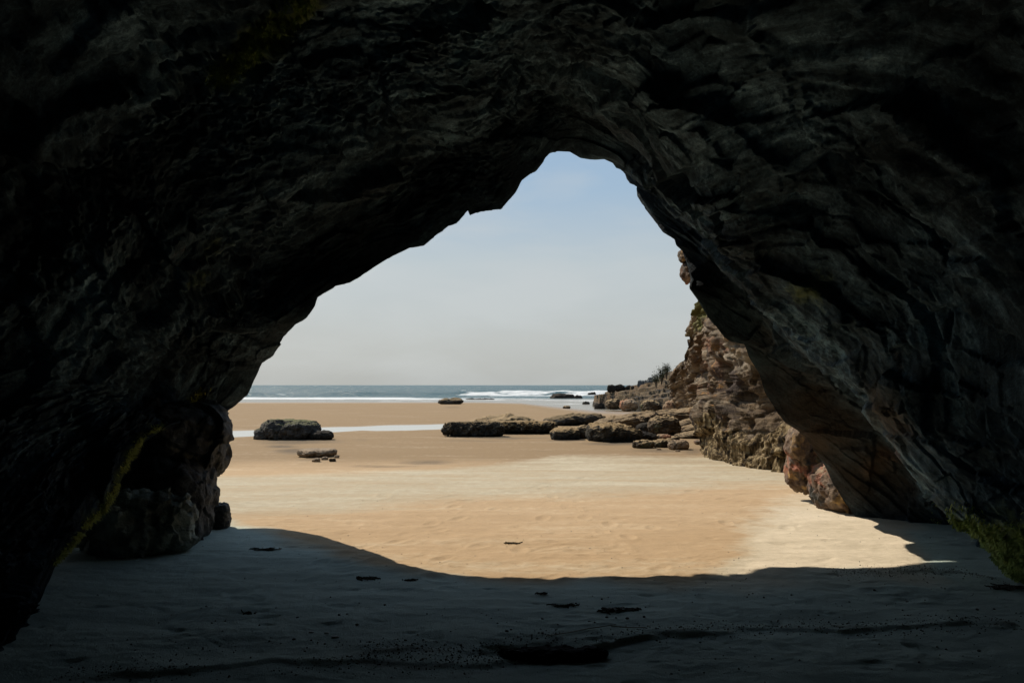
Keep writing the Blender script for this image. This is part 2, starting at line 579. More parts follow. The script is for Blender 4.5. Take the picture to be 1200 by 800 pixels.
yr = np.concatenate([np.linspace(-9, 3.4, 30)[:-1], 3.4 * np.exp(np.linspace(0, math.log(16 / 3.4), 560))[:-1], 16 * np.exp(np.linspace(0, math.log(130 / 16), 300))])
sr = np.concatenate([np.linspace(-1.6, -.72, 30)[:-1], np.linspace(-.72, .72, 760), np.linspace(.72, 1.6, 30)[1:]])
YY, SS = np.meshgrid(yr, sr, indexing='ij')
XX = SS * np.maximum(YY, 5.5) * np.where(YY < 5.5, 1.0, 1)
ZZ = sand_z(XX, YY)
pxs = 600 + F * XX / np.maximum(YY, .5)
pys = 451 + CAMH * F / np.maximum(YY, .5)
q3 = np.stack([XX, YY, 0 * XX], -1)
wv = 5 * fbm(q3 * .35, 4, 44)
wv2 = 26 * fbm(q3 * .5, 4, 45)
up = np.interp(pxs, [200, 420, 520, 600, 660, 740, 840, 920], [559, 553, 549, 541, 534, 534, 535, 550])
lo = np.interp(pxs, [200, 300, 480, 620, 780, 900, 950], [606, 604, 594, 584, 577, 570, 568])
band = sstep(-5, 4, pys - up + .35 * wv) * sstep(-10, 14, lo - pys + 1.6 * wv)
right = sstep(-30, 60, pxs - np.interp(pys, [560, 590, 620, 650, 690, 760], [900, 915, 872, 880, 800, 700]) + 2.2 * wv2 + 14 * fbm(q3 * 2.2, 4, 47)) * sstep(570, 592, pys)
dry = np.clip(np.maximum(band * .85, right * 1.25), 0, 1.25) + .35 * sstep(610, 700, pys) * (YY > 3)
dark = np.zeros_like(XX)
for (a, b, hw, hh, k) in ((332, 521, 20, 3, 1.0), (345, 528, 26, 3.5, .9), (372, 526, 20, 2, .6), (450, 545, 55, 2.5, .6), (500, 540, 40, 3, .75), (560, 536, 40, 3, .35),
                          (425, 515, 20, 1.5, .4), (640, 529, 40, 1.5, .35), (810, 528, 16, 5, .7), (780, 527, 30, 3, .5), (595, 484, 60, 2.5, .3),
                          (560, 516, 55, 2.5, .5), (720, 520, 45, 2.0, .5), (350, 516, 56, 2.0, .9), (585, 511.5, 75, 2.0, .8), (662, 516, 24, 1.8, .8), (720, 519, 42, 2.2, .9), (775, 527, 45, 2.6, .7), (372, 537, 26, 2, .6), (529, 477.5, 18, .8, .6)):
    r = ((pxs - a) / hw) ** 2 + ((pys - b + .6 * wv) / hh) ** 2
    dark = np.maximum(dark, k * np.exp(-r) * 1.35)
# gritty wrack line along the scarps in the cave
for (pts, hgt, w) in SCARPS:
    yy = np.interp(XX, [a for a, b in pts], [b for a, b in pts]) + .06 * pn(q3 * 2.2, 21)
    ins = (XX > pts[0][0]) & (XX < pts[-1][0])
    dark = np.maximum(dark, ins * np.clip(.55 + .9 * fbm(q3 * np.array([2.2, 3, 1]), 4, 93), 0, .9) * np.exp(-((YY - yy - .05 * fbm(q3 * 4, 3, 94)) / (.07 + .05 * pn(q3 * 1.5, 95))) ** 2))
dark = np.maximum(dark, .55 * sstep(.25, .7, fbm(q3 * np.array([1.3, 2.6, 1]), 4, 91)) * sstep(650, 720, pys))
sh = shore_y(XX, YY)
wet = sstep(16, 1, sh - YY) + .5 * sstep(0.05, .6, pool_mask(XX, YY))
wet = np.clip(wet, 0, 1)
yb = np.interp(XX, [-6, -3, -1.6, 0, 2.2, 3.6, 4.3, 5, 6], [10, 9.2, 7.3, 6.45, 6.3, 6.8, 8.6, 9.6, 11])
shade_tint = sstep(.7, -.5, YY - yb + .5 * fbm(q3 * .8, 3, 81)) * (YY < 12)  # mask of the painted shade colour, soft edge near the cave shadow
V = np.stack([XX, YY, ZZ], -1)
me = raw_mesh('sand_beach', V, grid_faces(*XX.shape), True, dict(dry=dry, dark=dark, wet=wet, shade_tint=shade_tint, bright=right, far=sstep(14.2, 18, YY + wv * .12)))
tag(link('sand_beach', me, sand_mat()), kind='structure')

# tide pool: a still strip of water lying in a runnel of the sand
gx = np.linspace(-12, 1.0, 90)
gy = np.linspace(22, 40, 70)
GX, GY = np.meshgrid(gx, gy, indexing='ij')
me = raw_mesh('tide_pool', np.stack([GX, GY, np.full_like(GX, -.034)], -1), grid_faces(90, 70)[:, ::-1])
tag(link('tide_pool', me, pool_mat()), kind='structure')

# sea bed sheet to the horizon below the water, and the sea itself
ys = 50 * np.exp(np.linspace(0, math.log(9000 / 50), 700))
ss = np.linspace(-1.3, 1.3, 560)
SY, S2 = np.meshgrid(ys, ss, indexing='ij')
SX = S2 * SY
spx = 600 + F * S2
w3 = np.stack([SX, SY, 0 * SX], -1)
z = .05 * fbm(w3 * np.array([.06, .22, 1]), 4, 61) * sstep(95, 150, SY)
foam = np.zeros_like(SX)


def py_at(Y):
    return 451 + (CAMH - SEA_Z) * F / Y


spy = py_at(SY)
wob = 3.5 * pn(w3 * np.array([.05, 0, 1]), 63) + 1.2 * pn(w3 * np.array([.25, .1, 1]), 64)
# two swell ridges about to break and one already broken on the right
r1 = np.exp(-(((SY - (148 + wob)) / 5.0)) ** 2)
amp1 = np.interp(spx, [180, 290, 310, 330, 360, 380, 420, 450, 480, 530, 540, 700, 760], [.5, .62, .5, .18, .12, .45, .72, .5, .42, .62, .75, .7, .4])
z += amp1 * r1
z += .35 * np.exp(-((SY - (205 + 2 * wob)) / 8) ** 2) * sstep(-.2, .5, pn(w3 * np.array([.02, 0, 1]), 70))
brk = sstep(527, 545, spx + 2 * pn(w3 * np.array([.3, .5, 1]), 77)) * (1 - sstep(690, 760, spx) * .6)
ragged = fbm(w3 * np.array([.16, .25, 1]), 4, 78)
foam += brk * np.exp(-((SY - (143 + wob)) / np.maximum(5.5 + 5 * ragged, 1.5)) ** 4) * (.8 + .8 * ragged)
z = z + .25 * brk * np.exp(-((SY - (147 + wob)) / 3.5) ** 2) * (.5 + ragged)
foam += .55 * brk * sstep(.1, .5, fbm(w3 * np.array([.08, .3, 1]), 4, 79)) * np.exp(-((SY - 118) / 16) ** 2)
foam += .75 * sstep(318, 328, spx) * (1 - sstep(330, 345, spx)) * r1
# wash of foam running up the beach
l1 = np.interp(spx, [200, 290, 470, 520, 600, 700], [117, 117, 114, 108, 106, 96]) + 1.4 * wob
foam += np.interp(spx, [200, 290, 460, 500, 600, 700], [1.0, 1.0, .95, .62, .50, .5]) * np.exp(-((SY - l1) / 9.0) ** 4)
l2 = shore_y(SX, SY) + 1.0
foam += .50 * np.exp(-((SY - l2 - 2) / 1.6) ** 2) * sstep(.0, .5, pn(w3 * np.array([.12, .12, 1]), 71) + .25)
foam += .55 * sstep(.25, .6, fbm(w3 * np.array([.10, .35, 1]), 4, 73)) * sstep(150, 105, SY)
foam += .5 * sstep(.55, .75, fbm(w3 * np.array([.03, .12, 1]), 4, 74)) * sstep(900, 200, SY)
shallow = sstep(122, 100, SY)
me = raw_mesh('sea', np.stack([SX, SY, z + SEA_Z], -1), grid_faces(*SX.shape), True, dict(foam=foam, shallow=shallow))
tag(link('sea', me, sea_mat()), kind='structure')
sb = np.array([[-9000, 120, -3.2], [9000, 120, -3.2], [9000, 9500, -3.6], [-9000, 9500, -3.6]])
tag(link('sea_bed', raw_mesh('sea_bed', sb, np.array([[0, 1, 2, 3]])), plain_mat('sea_bed_sand', (.2, .15, .1), (.25, .2, .13))), kind='structure')

# ------------------------------------------------------------------ the sea arch (cave shell)
LM = {}


def ring(points):                      # [(kind, a, b, c, landmark?)]
    out, marks = [], []
    for q in points:
        out.append(q[0])
        if len(q) > 1:
            marks.append(len(out) - 1)
    return np.array(out), marks


def pk(px, py, Y, *m):
    return (P(px, py, Y),) + m


def wd(x, y, z, *m):
    return (np.array([x, y, z], float),) + m


lip_pts = [wd(-3.5, 5.85, -.6, 'L0'), pk(45, 706, 5.9, 'L0b'), pk(66, 662, 6.15), pk(100, 625, 6.45), pk(128, 592, 6.75), pk(146, 550, 7.0),
           pk(166, 520, 7.3), pk(200, 497, 7.9), pk(235, 489, 8.8), pk(262, 485, 9.5, 'L1'),
           pk(275, 476, 9.7), pk(290, 463, 9.6), pk(294, 455, 9.55), pk(298, 445, 9.5), pk(303, 435, 9.4), pk(307, 425, 9.25), pk(320, 416, 9.0),
           pk(323, 411, 8.9), pk(335, 393, 8.6), pk(337, 391, 8.5), pk(346, 381, 8.35), pk(360, 372, 8.25), pk(368, 360, 8.2), pk(372, 348, 8.2, 'L2'),
           pk(393, 335, 8.2), pk(410, 331, 8.25), pk(425, 322, 8.3), pk(440, 312, 8.35), pk(447, 308, 8.38), pk(460, 300, 8.42), pk(480, 290, 8.5), pk(496, 288, 8.55),
           pk(510, 277, 8.62), pk(526, 265, 8.7), pk(528, 265, 8.7), pk(536, 262, 8.75), pk(549, 247, 8.82), pk(551, 253, 8.82), pk(563, 248, 8.87), pk(587, 245, 9.1),
           pk(595, 236, 9.2), pk(604, 225, 9.3), pk(611, 211, 9.35), pk(627, 198, 9.45), pk(642, 178, 9.65, 'L3'),
           pk(655, 177, 9.95), pk(668, 178, 10.1), pk(680, 185, 10.1), pk(692, 187, 10.1), pk(702, 187, 10.1), pk(705, 185, 10.1), pk(718, 191, 10.1), pk(722, 197, 10.1), pk(728, 199, 10.1), pk(732, 204, 10.1, 'L4'),
           pk(734, 210, 10.05), pk(738, 215, 10), pk(746, 218, 9.95), pk(747, 230, 9.85), pk(756, 245, 9.75), pk(766, 258, 9.65), pk(777, 272, 9.55), pk(791, 280, 9.45), pk(793, 287, 9.4),
           pk(800, 293, 9.38), pk(806, 308, 9.32), pk(811, 328, 9.2), pk(808, 336, 9.12), pk(818, 350, 9.15, 'L5'),
           pk(830, 370, 9.2), pk(848, 394, 9.25), pk(856, 399, 9.3), pk(872, 403, 9.35), pk(877, 417, 9.4), pk(881, 424, 9.45), pk(889, 436, 9.5), pk(896, 460, 9.6),
           pk(909, 481, 9.7, 'L6'),
           pk(920, 496, 9.75), pk(944, 512, 9.85), pk(955, 528, 9.9), pk(967, 545, 9.9), pk(977, 568, 9.9), pk(990, 590, 9.85), pk(1001, 604, 9.8, 'L7'), wd(4.35, 9.8, -.6, 'L8')]

# inner rings, world coordinates: recess ring, slab-edge ring, frame ring, deep rings
NLM = 10


def lerp_ring(lp, B, t, bulge):
    return None


ringB = [wd(-3.05, 4.3, -.6, 1), wd(-3.1, 4.35, 0, 1), wd(-3.55, 4.7, .8), wd(-3.75, 5.2, 1.7, 1), wd(-3.4, 5.4, 2.6), wd(-2.9, 5.6, 3.3, 1), wd(-1.5, 6.0, 4.4),
         wd(-.2, 6.3, 5.0, 1), wd(.6, 6.35, 5.1), wd(1.35, 6.3, 4.95, 1), wd(2.3, 6.2, 4.2), wd(3.0, 6.1, 3.25, 1), wd(3.45, 6.0, 2.3), wd(3.85, 5.9, 1.3, 1), wd(4.1, 5.8, .6), wd(4.3, 5.7, 0, 1), wd(4.35, 5.7, -.6, 1)]
ringC = [wd(-3.9, 1.6, -.6, 1), wd(-3.9, 1.6, 0, 1), wd(-4.1, 1.6, .9), wd(-4.1, 1.8, 2.0, 1), wd(-3.8, 1.9, 3.0), wd(-3.2, 2.0, 4.0, 1), wd(-1.6, 2.1, 5.1),
         wd(-.2, 2.2, 5.6, 1), wd(.6, 2.2, 5.7), wd(1.4, 2.2, 5.5, 1), wd(2.6, 2.1, 4.8), wd(3.5, 2.0, 3.8, 1), wd(4.1, 1.9, 2.7), wd(4.5, 1.8, 1.6, 1), wd(4.7, 1.7, .7), wd(4.8, 1.6, 0, 1), wd(4.8, 1.6, -.6, 1)]
# slab ring (between): left half blends lip and B, right half is the leading edge of the overhanging slab
lipA, lm = ring(lip_pts)
bA, bm_ = ring(ringB)
cA, cm_ = ring(ringC)
seg_n = [12, 150, 110, 190, 70, 120, 90, 110, 12]


def resample(A, marks):
    out = []
    for k in range(len(marks) - 1):
        S = A[marks[k]:marks[k + 1] + 1]
        d = np.concatenate([[0], np.cumsum(np.linalg.norm(np.diff(S, axis=0), axis=1))])
        t = np.linspace(0, d[-1], seg_n[k] + 1)[:-1]
        out.append(np.stack([np.interp(t, d, S[:, j]) for j in range(3)], -1))
    out.append(A[-1:])
    return np.concatenate(out)


R_lip = resample(lipA, lm)
# smoother version of inner rings
R_B = resample(bA, bm_)
R_C = resample(cA, cm_)


def smooth_ring(R, n):
    for _ in range(n):
        S = R.copy()
        S[1:-1] = (R[:-2] + 2 * R[1:-1] + R[2:]) / 4
        R = S
    return R


R_B = smooth_ring(R_B, 300)
R_C = smooth_ring(R_C, 300)
NC = len(R_lip)
cum = np.concatenate([[0], np.cumsum(seg_n)])
R_ls = smooth_ring(R_lip, 120)
t_idx = np.arange(NC)
rightw = sstep(cum[4], cum[5], t_idx)[:, None]          # 0 on the left and crown, 1 on the right wall
rlow = sstep(cum[5] + 30, cum[6] + 60, t_idx)[:, None]
CEN = np.array([.45, 0, 1.7])


def radial(R):
    d = R - CEN
    d[:, 1] = 0
    return d / np.linalg.norm(d, axis=1, keepdims=True)


# A0 : recess just inside the lip; A1 : slab leading edge
bul = sstep(cum[2] - 40, cum[3] - 60, t_idx)[:, None]
A0l = (R_ls * .72 + R_B * .28) * (1 - bul) + (R_ls + radial(R_ls) * .60 + np.array([0, -.22, 0])) * bul
A1l = R_ls * .38 + R_B * .62 + radial(R_ls) * .10 * bul
slab = [pk(700, 110, 8.0, 1), pk(760, 170, 8.0), pk(800, 225, 7.9, 1), pk(850, 280, 7.7), pk(930, 345, 7.5, 1), pk(980, 420, 7.3), pk(1040, 500, 7.15, 1), pk(1090, 565, 7.0), pk(1130, 616, 6.9), pk(1198, 682, 6.55, 1), wd(4.25, 6.5, -.6, 1)]
rec = [pk(690, 140, 9.6, 1), pk(745, 180, 9.5), pk(785, 228, 9.3, 1), pk(828, 285, 9.05), pk(874, 345, 9.0, 1), pk(918, 418, 9.15), wd(4.0, 9.0, 1.5, 1), wd(4.25, 9.0, .95), wd(4.6, 9.1, .55), wd(5.1, 9.2, 0, 1), wd(5.1, 9.2, -.6, 1)]


def right_ring(pts):
    A, mk = ring(pts)
    sn = seg_n[3:]
    out = []
    # marks: mk[0]..: L3,L4,L5,L6? -> use 5 segments L3-L4-L5-L6-L7-L8 with an extra interior mark for shape
    mk = [mk[0], mk[1], mk[2], mk[3], mk[4], mk[5]]
    for k in range(5):
        S = A[mk[k]:mk[k + 1] + 1]
        d = np.concatenate([[0], np.cumsum(np.linalg.norm(np.diff(S, axis=0), axis=1))])
        n = seg_n[4 + k]
        t = np.linspace(0, d[-1], n + 1)[:-1]
        out.append(np.stack([np.interp(t, d, S[:, j]) for j in range(3)], -1))
    out.append(A[-1:])
    R = np.concatenate(out)
    full = np.zeros((NC, 3))
    full[cum[4]:] = R
    full[:cum[4]] = R[0]
    return full


A1r = smooth_ring(right_ring(slab), 25)
A0r = smooth_ring(right_ring(rec), 25)
wR = sstep(cum[4], cum[5], t_idx)[:, None]
A0 = A0l * (1 - wR) + A0r * wR
A1 = A1l * (1 - wR) + A1r * wR
R_D = R_C * np.array([.8, 0, .85]) + np.array([0, -4.5, 0])
R_D[:, 1] = -3.5
R_E = R_C * np.array([.12, 0, .10])
R_E[:, 1] = -6.5
ctrl = [R_lip, A0, A1, R_B, R_C, R_D, R_E]
rows_n = [110, 90, 110, 70, 24, 14]
rows, srow = [], []


def hermite(c, k, t):
    p0, p1 = c[k], c[k + 1]
    m0 = (c[k + 1] - c[k - 1]) / 2 if k > 0 else (p1 - p0)
    m1 = (c[k + 2] - c[k]) / 2 if k + 2 < len(c) else (p1 - p0)
    # limit the tangents so uneven spacing does not overshoot
    L = np.linalg.norm(p1 - p0, axis=1, keepdims=True)
    for m in (m0, m1):
        ln = np.linalg.norm(m, axis=1, keepdims=True) + 1e-6
        m *= np.minimum(1, L / ln)
    t2, t3 = t * t, t * t * t
    return (2 * t3 - 3 * t2 + 1) * p0 + (t3 - 2 * t2 + t) * m0 + (-2 * t3 + 3 * t2) * p1 + (t3 - t2) * m1


for k, n in enumerate(rows_n):
    for t in np.linspace(0, 1, n, endpoint=False):
        rows.append(hermite(ctrl, k, t))
rows.append(R_E)
inner = np.stack(rows)                                  # (NR, NC, 3)
# the mass outside the lip: face of the cliff turning up and back, then over the top and down behind
rad = radial(R_ls)
rad_s = smooth_ring(rad, 200)
rad_s /= np.linalg.norm(rad_s, axis=1, keepdims=True)
orow = []
for (d, dy) in ((.02, .03), (.07, .08), (.16, .12), (.3, .15), (.55, .15), (.9, .1), (1.4, 0), (2.0, -.1), (3, -.2), (4.5, -.5), (6.5, -1.0), (8.5, -2.0), (9.5, -5), (10, -10), (8, -16), (1, -17.5)):
    w = min(1, d / .6)
    base = R_lip * (1 - w) + R_ls * w
    R = base + rad_s * d
    R[:, 1] = base[:, 1] + dy
    if dy < -4:
        R[:, 1] = np.minimum(R[:, 1], 9.5 + dy)
    R[:, 2] = np.maximum(R[:, 2], -.8)
    if d == 1:
        R = np.array([.4, -8.3, 1.0]) + rad_s * .5
    orow.append(R)
outer = np.stack(orow[::-1])
Vc = np.concatenate([outer, inner], 0)
NO = len(outer)
N = grid_normals(Vc)
cenpt = np.array([.4, 4, 1.6])
sign = np.sign(np.sum(N * (Vc - cenpt), -1))
mid = sign[NO + 150:NO + 300].mean()
N *= 1 if mid > 0 else -1                               # now N points into the rock
# distance from the lip along each column
dl = np.cumsum(np.linalg.norm(np.diff(inner, axis=0), axis=-1), 0)
dl = np.concatenate([np.zeros((1, NC)), dl])
dist = np.concatenate([np.linalg.norm(outer - R_lip, axis=-1), dl])
env = np.maximum(.10, sstep(0, .75, dist))
arc = np.concatenate([[0], np.cumsum(np.linalg.norm(np.diff(R_lip, axis=0), axis=1))])
AR = np.broadcast_to(arc, dist.shape)
warp = .6 * fbm(Vc * .7, 3, 101)
AR_ap = arc[cum[4]]
DS = dist - .55 * np.maximum(AR - AR_ap, 0)
st = np.stack([AR * .28, DS * 2.1 + .9 * warp + AR * .12, 0 * AR], -1)
wv3 = np.stack([fbm(Vc * .8, 2, 8), fbm(Vc * .8, 2, 18), fbm(Vc * .8, 2, 28)], -1)
sh1 = .45 * AR                                          # joints cross the beds obliquely
fa = np.stack([AR * .50 + .25 * DS, DS * 1.05 + .1 * AR, 0 * AR], -1) + .10 * wv3
fb = np.stack([AR * 1.25 + .7 * DS, DS * 2.9 + .2 * sh1, 0 * AR + 3], -1) + .10 * wv3
fc = np.stack([AR * 3.6 + 2.2 * DS, DS * 8.0, 0 * AR + 7], -1) + .10 * wv3
fd = np.stack([AR * 9.0 + 6 * DS, DS * 19.0, 0 * AR + 9], -1)
Rb = np.array([[.80, .25, .54], [-.45, .85, .28], [-.39, -.47, .79]])      # tilted joint set
Vr = Vc @ Rb.T
disp = .16 * fbm(Vc * .55, 3, 102)
disp = disp + .13 * facet(Vr * np.array([.8, .9, 1.3]) + .1 * wv3, 103, 1.3)
disp = disp + .05 * facet(fa * 1.3, 113, 1.3)
disp = disp + .060 * facet(Vr * np.array([1.9, 2.3, 3.2]) + .15 * wv3, 104, 1.3)
disp = disp + .030 * facet(fb * 1.3, 123, 1.3)
rw0 = np.broadcast_to(rightw[:, 0], dist.shape)
rough = (1 - .55 * rw0) * (.55 + .9 * sstep(-.3, .5, fbm(Vc * .9, 2, 160)))
fine0 = disp
disp = .036 * facet(Vr * np.array([4.6, 5.5, 8.0]) + .2 * wv3, 114, 1.3)
disp = disp + .016 * facet(fc * 1.5, 144, 1.3)
disp = disp + .018 * facet(Vr * np.array([11, 13, 19.]), 124, 1.3)
disp = disp + .010 * facet(Vc * 26, 134, 1.2)
disp = disp + (.020 + .05 * rw0) * ridged(st, 3, 105)
disp = disp + .014 * fbm(Vc * 9, 4, 107)
disp = fine0 + disp * rough + .10 * rw0 * facet(np.stack([AR * .35 + .2 * DS, DS * 1.5, 0 * AR + 21], -1) + .06 * wv3, 171, 1.2)
rw = np.broadcast_to(rightw[:, 0], dist.shape)
disp = disp * (1 - .3 * rw)
V2 = Vc + N * (disp * env)[..., None]
V2[:NO, :, 2] = np.maximum(V2[:NO, :, 2], -.9)


def blob(pts, r):                                       # attribute mask around a polyline seen at (px,py,Y)
    m = np.zeros(dist.shape)
    for (a, b, Y, k) in pts:
        c = P(a, b, Y)
        m = np.maximum(m, k * np.exp(-np.sum((V2 - c) ** 2, -1) / r ** 2))
    return m


me0 = raw_mesh('rock_shell_tmp', V2, grid_faces(*dist.shape))
BVH = BVHTree.FromPolygons([v.co for v in me0.vertices], [p.vertices for p in me0.polygons])
bpy.data.meshes.remove(me0)
CAM = Vector((0, 0, CAMH))


def hit(px, py):
    d = Vector(rays(px, py)).normalized()
    loc, nor, idx, ds = BVH.ray_cast(CAM + d * 2.0, d, 60)
    if loc is None:
        return None, None
    if nor.dot(d) > 0:
        nor = -nor
    return loc, nor


def hit_mask(pix, r):
    m = np.zeros(dist.shape)
    for (a, b, k) in pix:
        loc, nor = hit(a, b)
        if loc is not None:
            m = np.maximum(m, k * np.exp(-np.sum((V2 - np.array(loc)) ** 2, -1) / r ** 2))
    return m


moss = np.maximum(hit_mask([(240, 462, .6), (225, 474, .8), (205, 486, .9), (185, 500, 1), (165, 515, 1), (152, 535, 1), (140, 560, 1), (126, 588, .9), (105, 612, .9), (85, 640, .8), (66, 658, .6)], .13),
                  np.maximum(hit_mask([(265, 88, .7), (285, 65, .9), (305, 45, 1), (325, 28, 1), (345, 15, 1), (355, 8, .9), (230, 330, .5), (250, 290, .5), (940, 345, .6), (955, 335, .6)], .22),
                             hit_mask([(1130, 612, .5), (1150, 630, .8), (1170, 640, 1), (1185, 660, 1), (1198, 640, 1), (1190, 620, .7), (1198, 675, 1), (1165, 610, .5)], .26)))
rust = np.maximum(hit_mask([(1020, 550, .9), (1035, 535, 1), (1050, 530, .8), (1058, 505, .6), (1000, 556, .5), (1010, 540, .5)], .17),
                  hit_mask([(930, 500, .7), (950, 512, .8), (975, 550, .5), (1060, 420, .4), (220, 290, .35), (300, 170, .35), (350, 220, .3)], .3))
pale = np.maximum(hit_mask([(900, 250, .5), (940, 300, .5), (1050, 400, .5), (1120, 480, .5), (1000, 480, .5), (822, 260, .6), (840, 300, .8), (855, 335, .8), (850, 360, .8), (872, 300, .6), (880, 380, .7), (890, 420, .7), (860, 250, .6), (845, 225, .5)], .30),
                  hit_mask([(955, 390, .5), (985, 410, .5), (1000, 450, .5), (1030, 520, .5), (1070, 470, .4), (920, 370, .5), (900, 300, .4), (960, 260, .3), (1010, 320, .3), (1080, 560, .4), (1110, 600, .5), (1150, 560, .4)], .35))
pale = np.maximum(pale, hit_mask([(500, 110, .9), (540, 70, 1), (560, 55, .9), (575, 90, .8), (590, 75, 1), (525, 160, .9), (515, 170, .8), (480, 105, .6), (440, 120, .5), (380, 145, .4), (590, 30, .8), (60, 60, .4), (70, 120, .4), (195, 110, .5), (185, 160, .5), (60, 160, .4), (100, 215, .5), (30, 390, .5), (170, 330, .5), (15, 440, .4), (95, 360, .4)], .16))
warm = hit_mask([(925, 440, .7), (950, 470, 1), (985, 500, 1), (1025, 540, 1), (965, 520, 1), (1000, 560, 1), (1050, 570, .8), (900, 400, .5), (1040, 490, .7)], .50)
me = raw_mesh('sea_arch', V2, grid_faces(*dist.shape), True, dict(warm=warm, moss=moss, rust=rust, pale=pale, along=AR, across=DS, deep=sstep(.3, 2.8, dist + .45 * fbm(Vc * 1.6, 4, 151))))
arch = link('sea_arch', me, M_CAVE)
tag(arch, 'huge dark wet rock arch whose jagged cave mouth frames the sunny beach', 'rock arch')


# ------------------------------------------------------------------ rocks
def rock_mesh(name, dims, k=3.0, seed=0, sub=5, amp=.12, fac=.12, tilt=(0, 0, 0), freq=1.0, strata=0.0, flat_top=None, groove=0.0):
    Vs, Fa = ico(sub)
    n = np.abs(Vs) ** k
    p = Vs / (n.sum(-1, keepdims=True) ** (1 / k))
    d = np.array(dims) / 2
    s = float(np.mean(d))
    p = p * d
    q = p / s * freq + seed * 13.7
    nn = p / d ** 2
    nn /= np.linalg.norm(nn, axis=-1, keepdims=True)
    disp = amp * fbm(q * 1.0, 3, seed) + fac * facet(q * 1.5, seed + 3, .8) + amp * .35 * ridged(q * 2.6, 3, seed + 5) + fac * .5 * facet(q * 3.6, seed + 9, .8) + amp * .15 * fbm(q * 7, 3, seed + 7)
    if strata:
        disp = disp + strata * ridged(np.stack([q[:, 0] * .3, q[:, 1] * .3, q[:, 2] * 3.2], -1), 3, seed + 15)
    if groove:
        disp = disp + groove * ridged(np.stack([q[:, 0] * 3.5, q[:, 1] * 3.5, q[:, 2] * .5], -1), 3, seed + 16)
    p = p + nn * (disp * s)[:, None]
    p = (p - (p.max(0) + p.min(0)) / 2) * (2 * d / (p.max(0) - p.min(0)))
    if flat_top is not None:
        lim = flat_top * d[2]
        over = p[:, 2] - lim
        p[:, 2] = np.where(over > 0, lim + over * .25, p[:, 2])
    ax, ay, az = tilt
    for ang, (i, j) in ((ax, (1, 2)), (ay, (2, 0)), (az, (0, 1))):
        c, sn = math.cos(ang), math.sin(ang)
        a, b = p[:, i].copy(), p[:, j].copy()
        p[:, i] = c * a - sn * b
        p[:, j] = sn * a + c * b
    p = (p - (p.max(0) + p.min(0)) / 2) * (2 * d / (p.max(0) - p.min(0)))
    return raw_mesh(name, p, Fa, True)


_seed = [20]


def rock(name, label, x0, x1, ybase, ytop, mat, cat='rock', depth=.8, group=None, parent=None, Y=None, bury=.25, onto=None, **kw):
    """a rock whose front foot stands on the sand at pixel row ybase"""
    _seed[0] += 1
    if Y is None:
        Yg = float(G((x0 + x1) / 2, ybase, 0)[1])
        if Yg > 45:
            Yg = float(G((x0 + x1) / 2, ybase, -.28)[1])
    else:
        Yg = Y
    w = (x1 - x0) / F * Yg
    w = w * (1 + w * depth / 2 / Yg)
    dp = w * depth
    Yc = Yg + dp * .45
    cx = ((x0 + x1) / 2 - 600) / F * Yc
    zg = float(sand_z(np.array([cx]), np.array([Yc]))[0]) if parent is None else 0
    ztop = float(P((x0 + x1) / 2, ytop, Yc)[2])
    zbot = float(P((x0 + x1) / 2, ybase, Yg)[2]) if parent is not None else zg
    if onto is not None:
        zbot = onto
    h = ztop - zbot
    zb = zbot - bury * h
    me = rock_mesh(name, (w, dp, ztop - zb), seed=kw.pop('seed', _seed[0]), **kw)
    o = link(name, me, mat, parent)
    o.location = (cx, Yc, (ztop + zb) / 2)
    if parent is None:
        tag(o, label, cat, group)
    elif label:
        o['label'] = label
    return o


# pieces of the arch itself: pillar and block under the left overhang, stained leg on the right, lit ledges outside
rock('pillar', None, 112, 277, 575, 462, M_PILLAR, parent=arch, Y=8.1, depth=.7, k=3.2, amp=.10, fac=.14, sub=6, bury=.05)
rock('pillar', None, 112, 253, 650, 520, M_PILLAR, parent=arch, Y=7.85, depth=.8, k=3.5, amp=.08, fac=.12, sub=6, bury=.15)
rock('base_block', None, 96, 236, 655, 570, M_BLOCK, parent=arch, Y=7.35, depth=.75, k=3.2, amp=.10, fac=.2, sub=6, bury=.3, tilt=(-.28, 0, .62))
rock('leg_rock', 'rust-stained slab under the overhang', 918, 950, 540, 494, M_LEG, parent=arch, Y=10.6, depth=1.2, k=3, sub=5, amp=.12, fac=.12, bury=0, tilt=(0, .5, 0))
rock('leg_rock', 'pale brown block under the overhang', 917, 985, 572, 508, M_LEG, parent=arch, Y=10.7, depth=1.0, k=3.2, sub=6, amp=.12, fac=.14, bury=.2)
rock('leg_rock', 'reddish barnacled foot of the arch', 948, 1024, 604, 532, M_LEG, parent=arch, Y=9.95, depth=1.1, k=2.8, sub=6, amp=.12, fac=.14, bury=.25)
rock('leg_rock', None, 985, 1060, 606, 560, M_LEG, parent=arch, Y=9.9, depth=1.1, k=2.8, sub=5, amp=.12, fac=.14, bury=.25)
rock('lit_ledge', 'sunlit reddish knob outside the arch', 798, 828, 331, 305, M_LEG, parent=arch, Y=9.5, depth=1.3, k=3, sub=4, amp=.14, fac=.2, bury=0)
rock('lit_ledge', 'sunlit knob above the lower one', 796, 822, 307, 288, M_LEG, parent=arch, Y=9.5, depth=1.3, k=3, sub=4, amp=.14, fac=.2, bury=0)


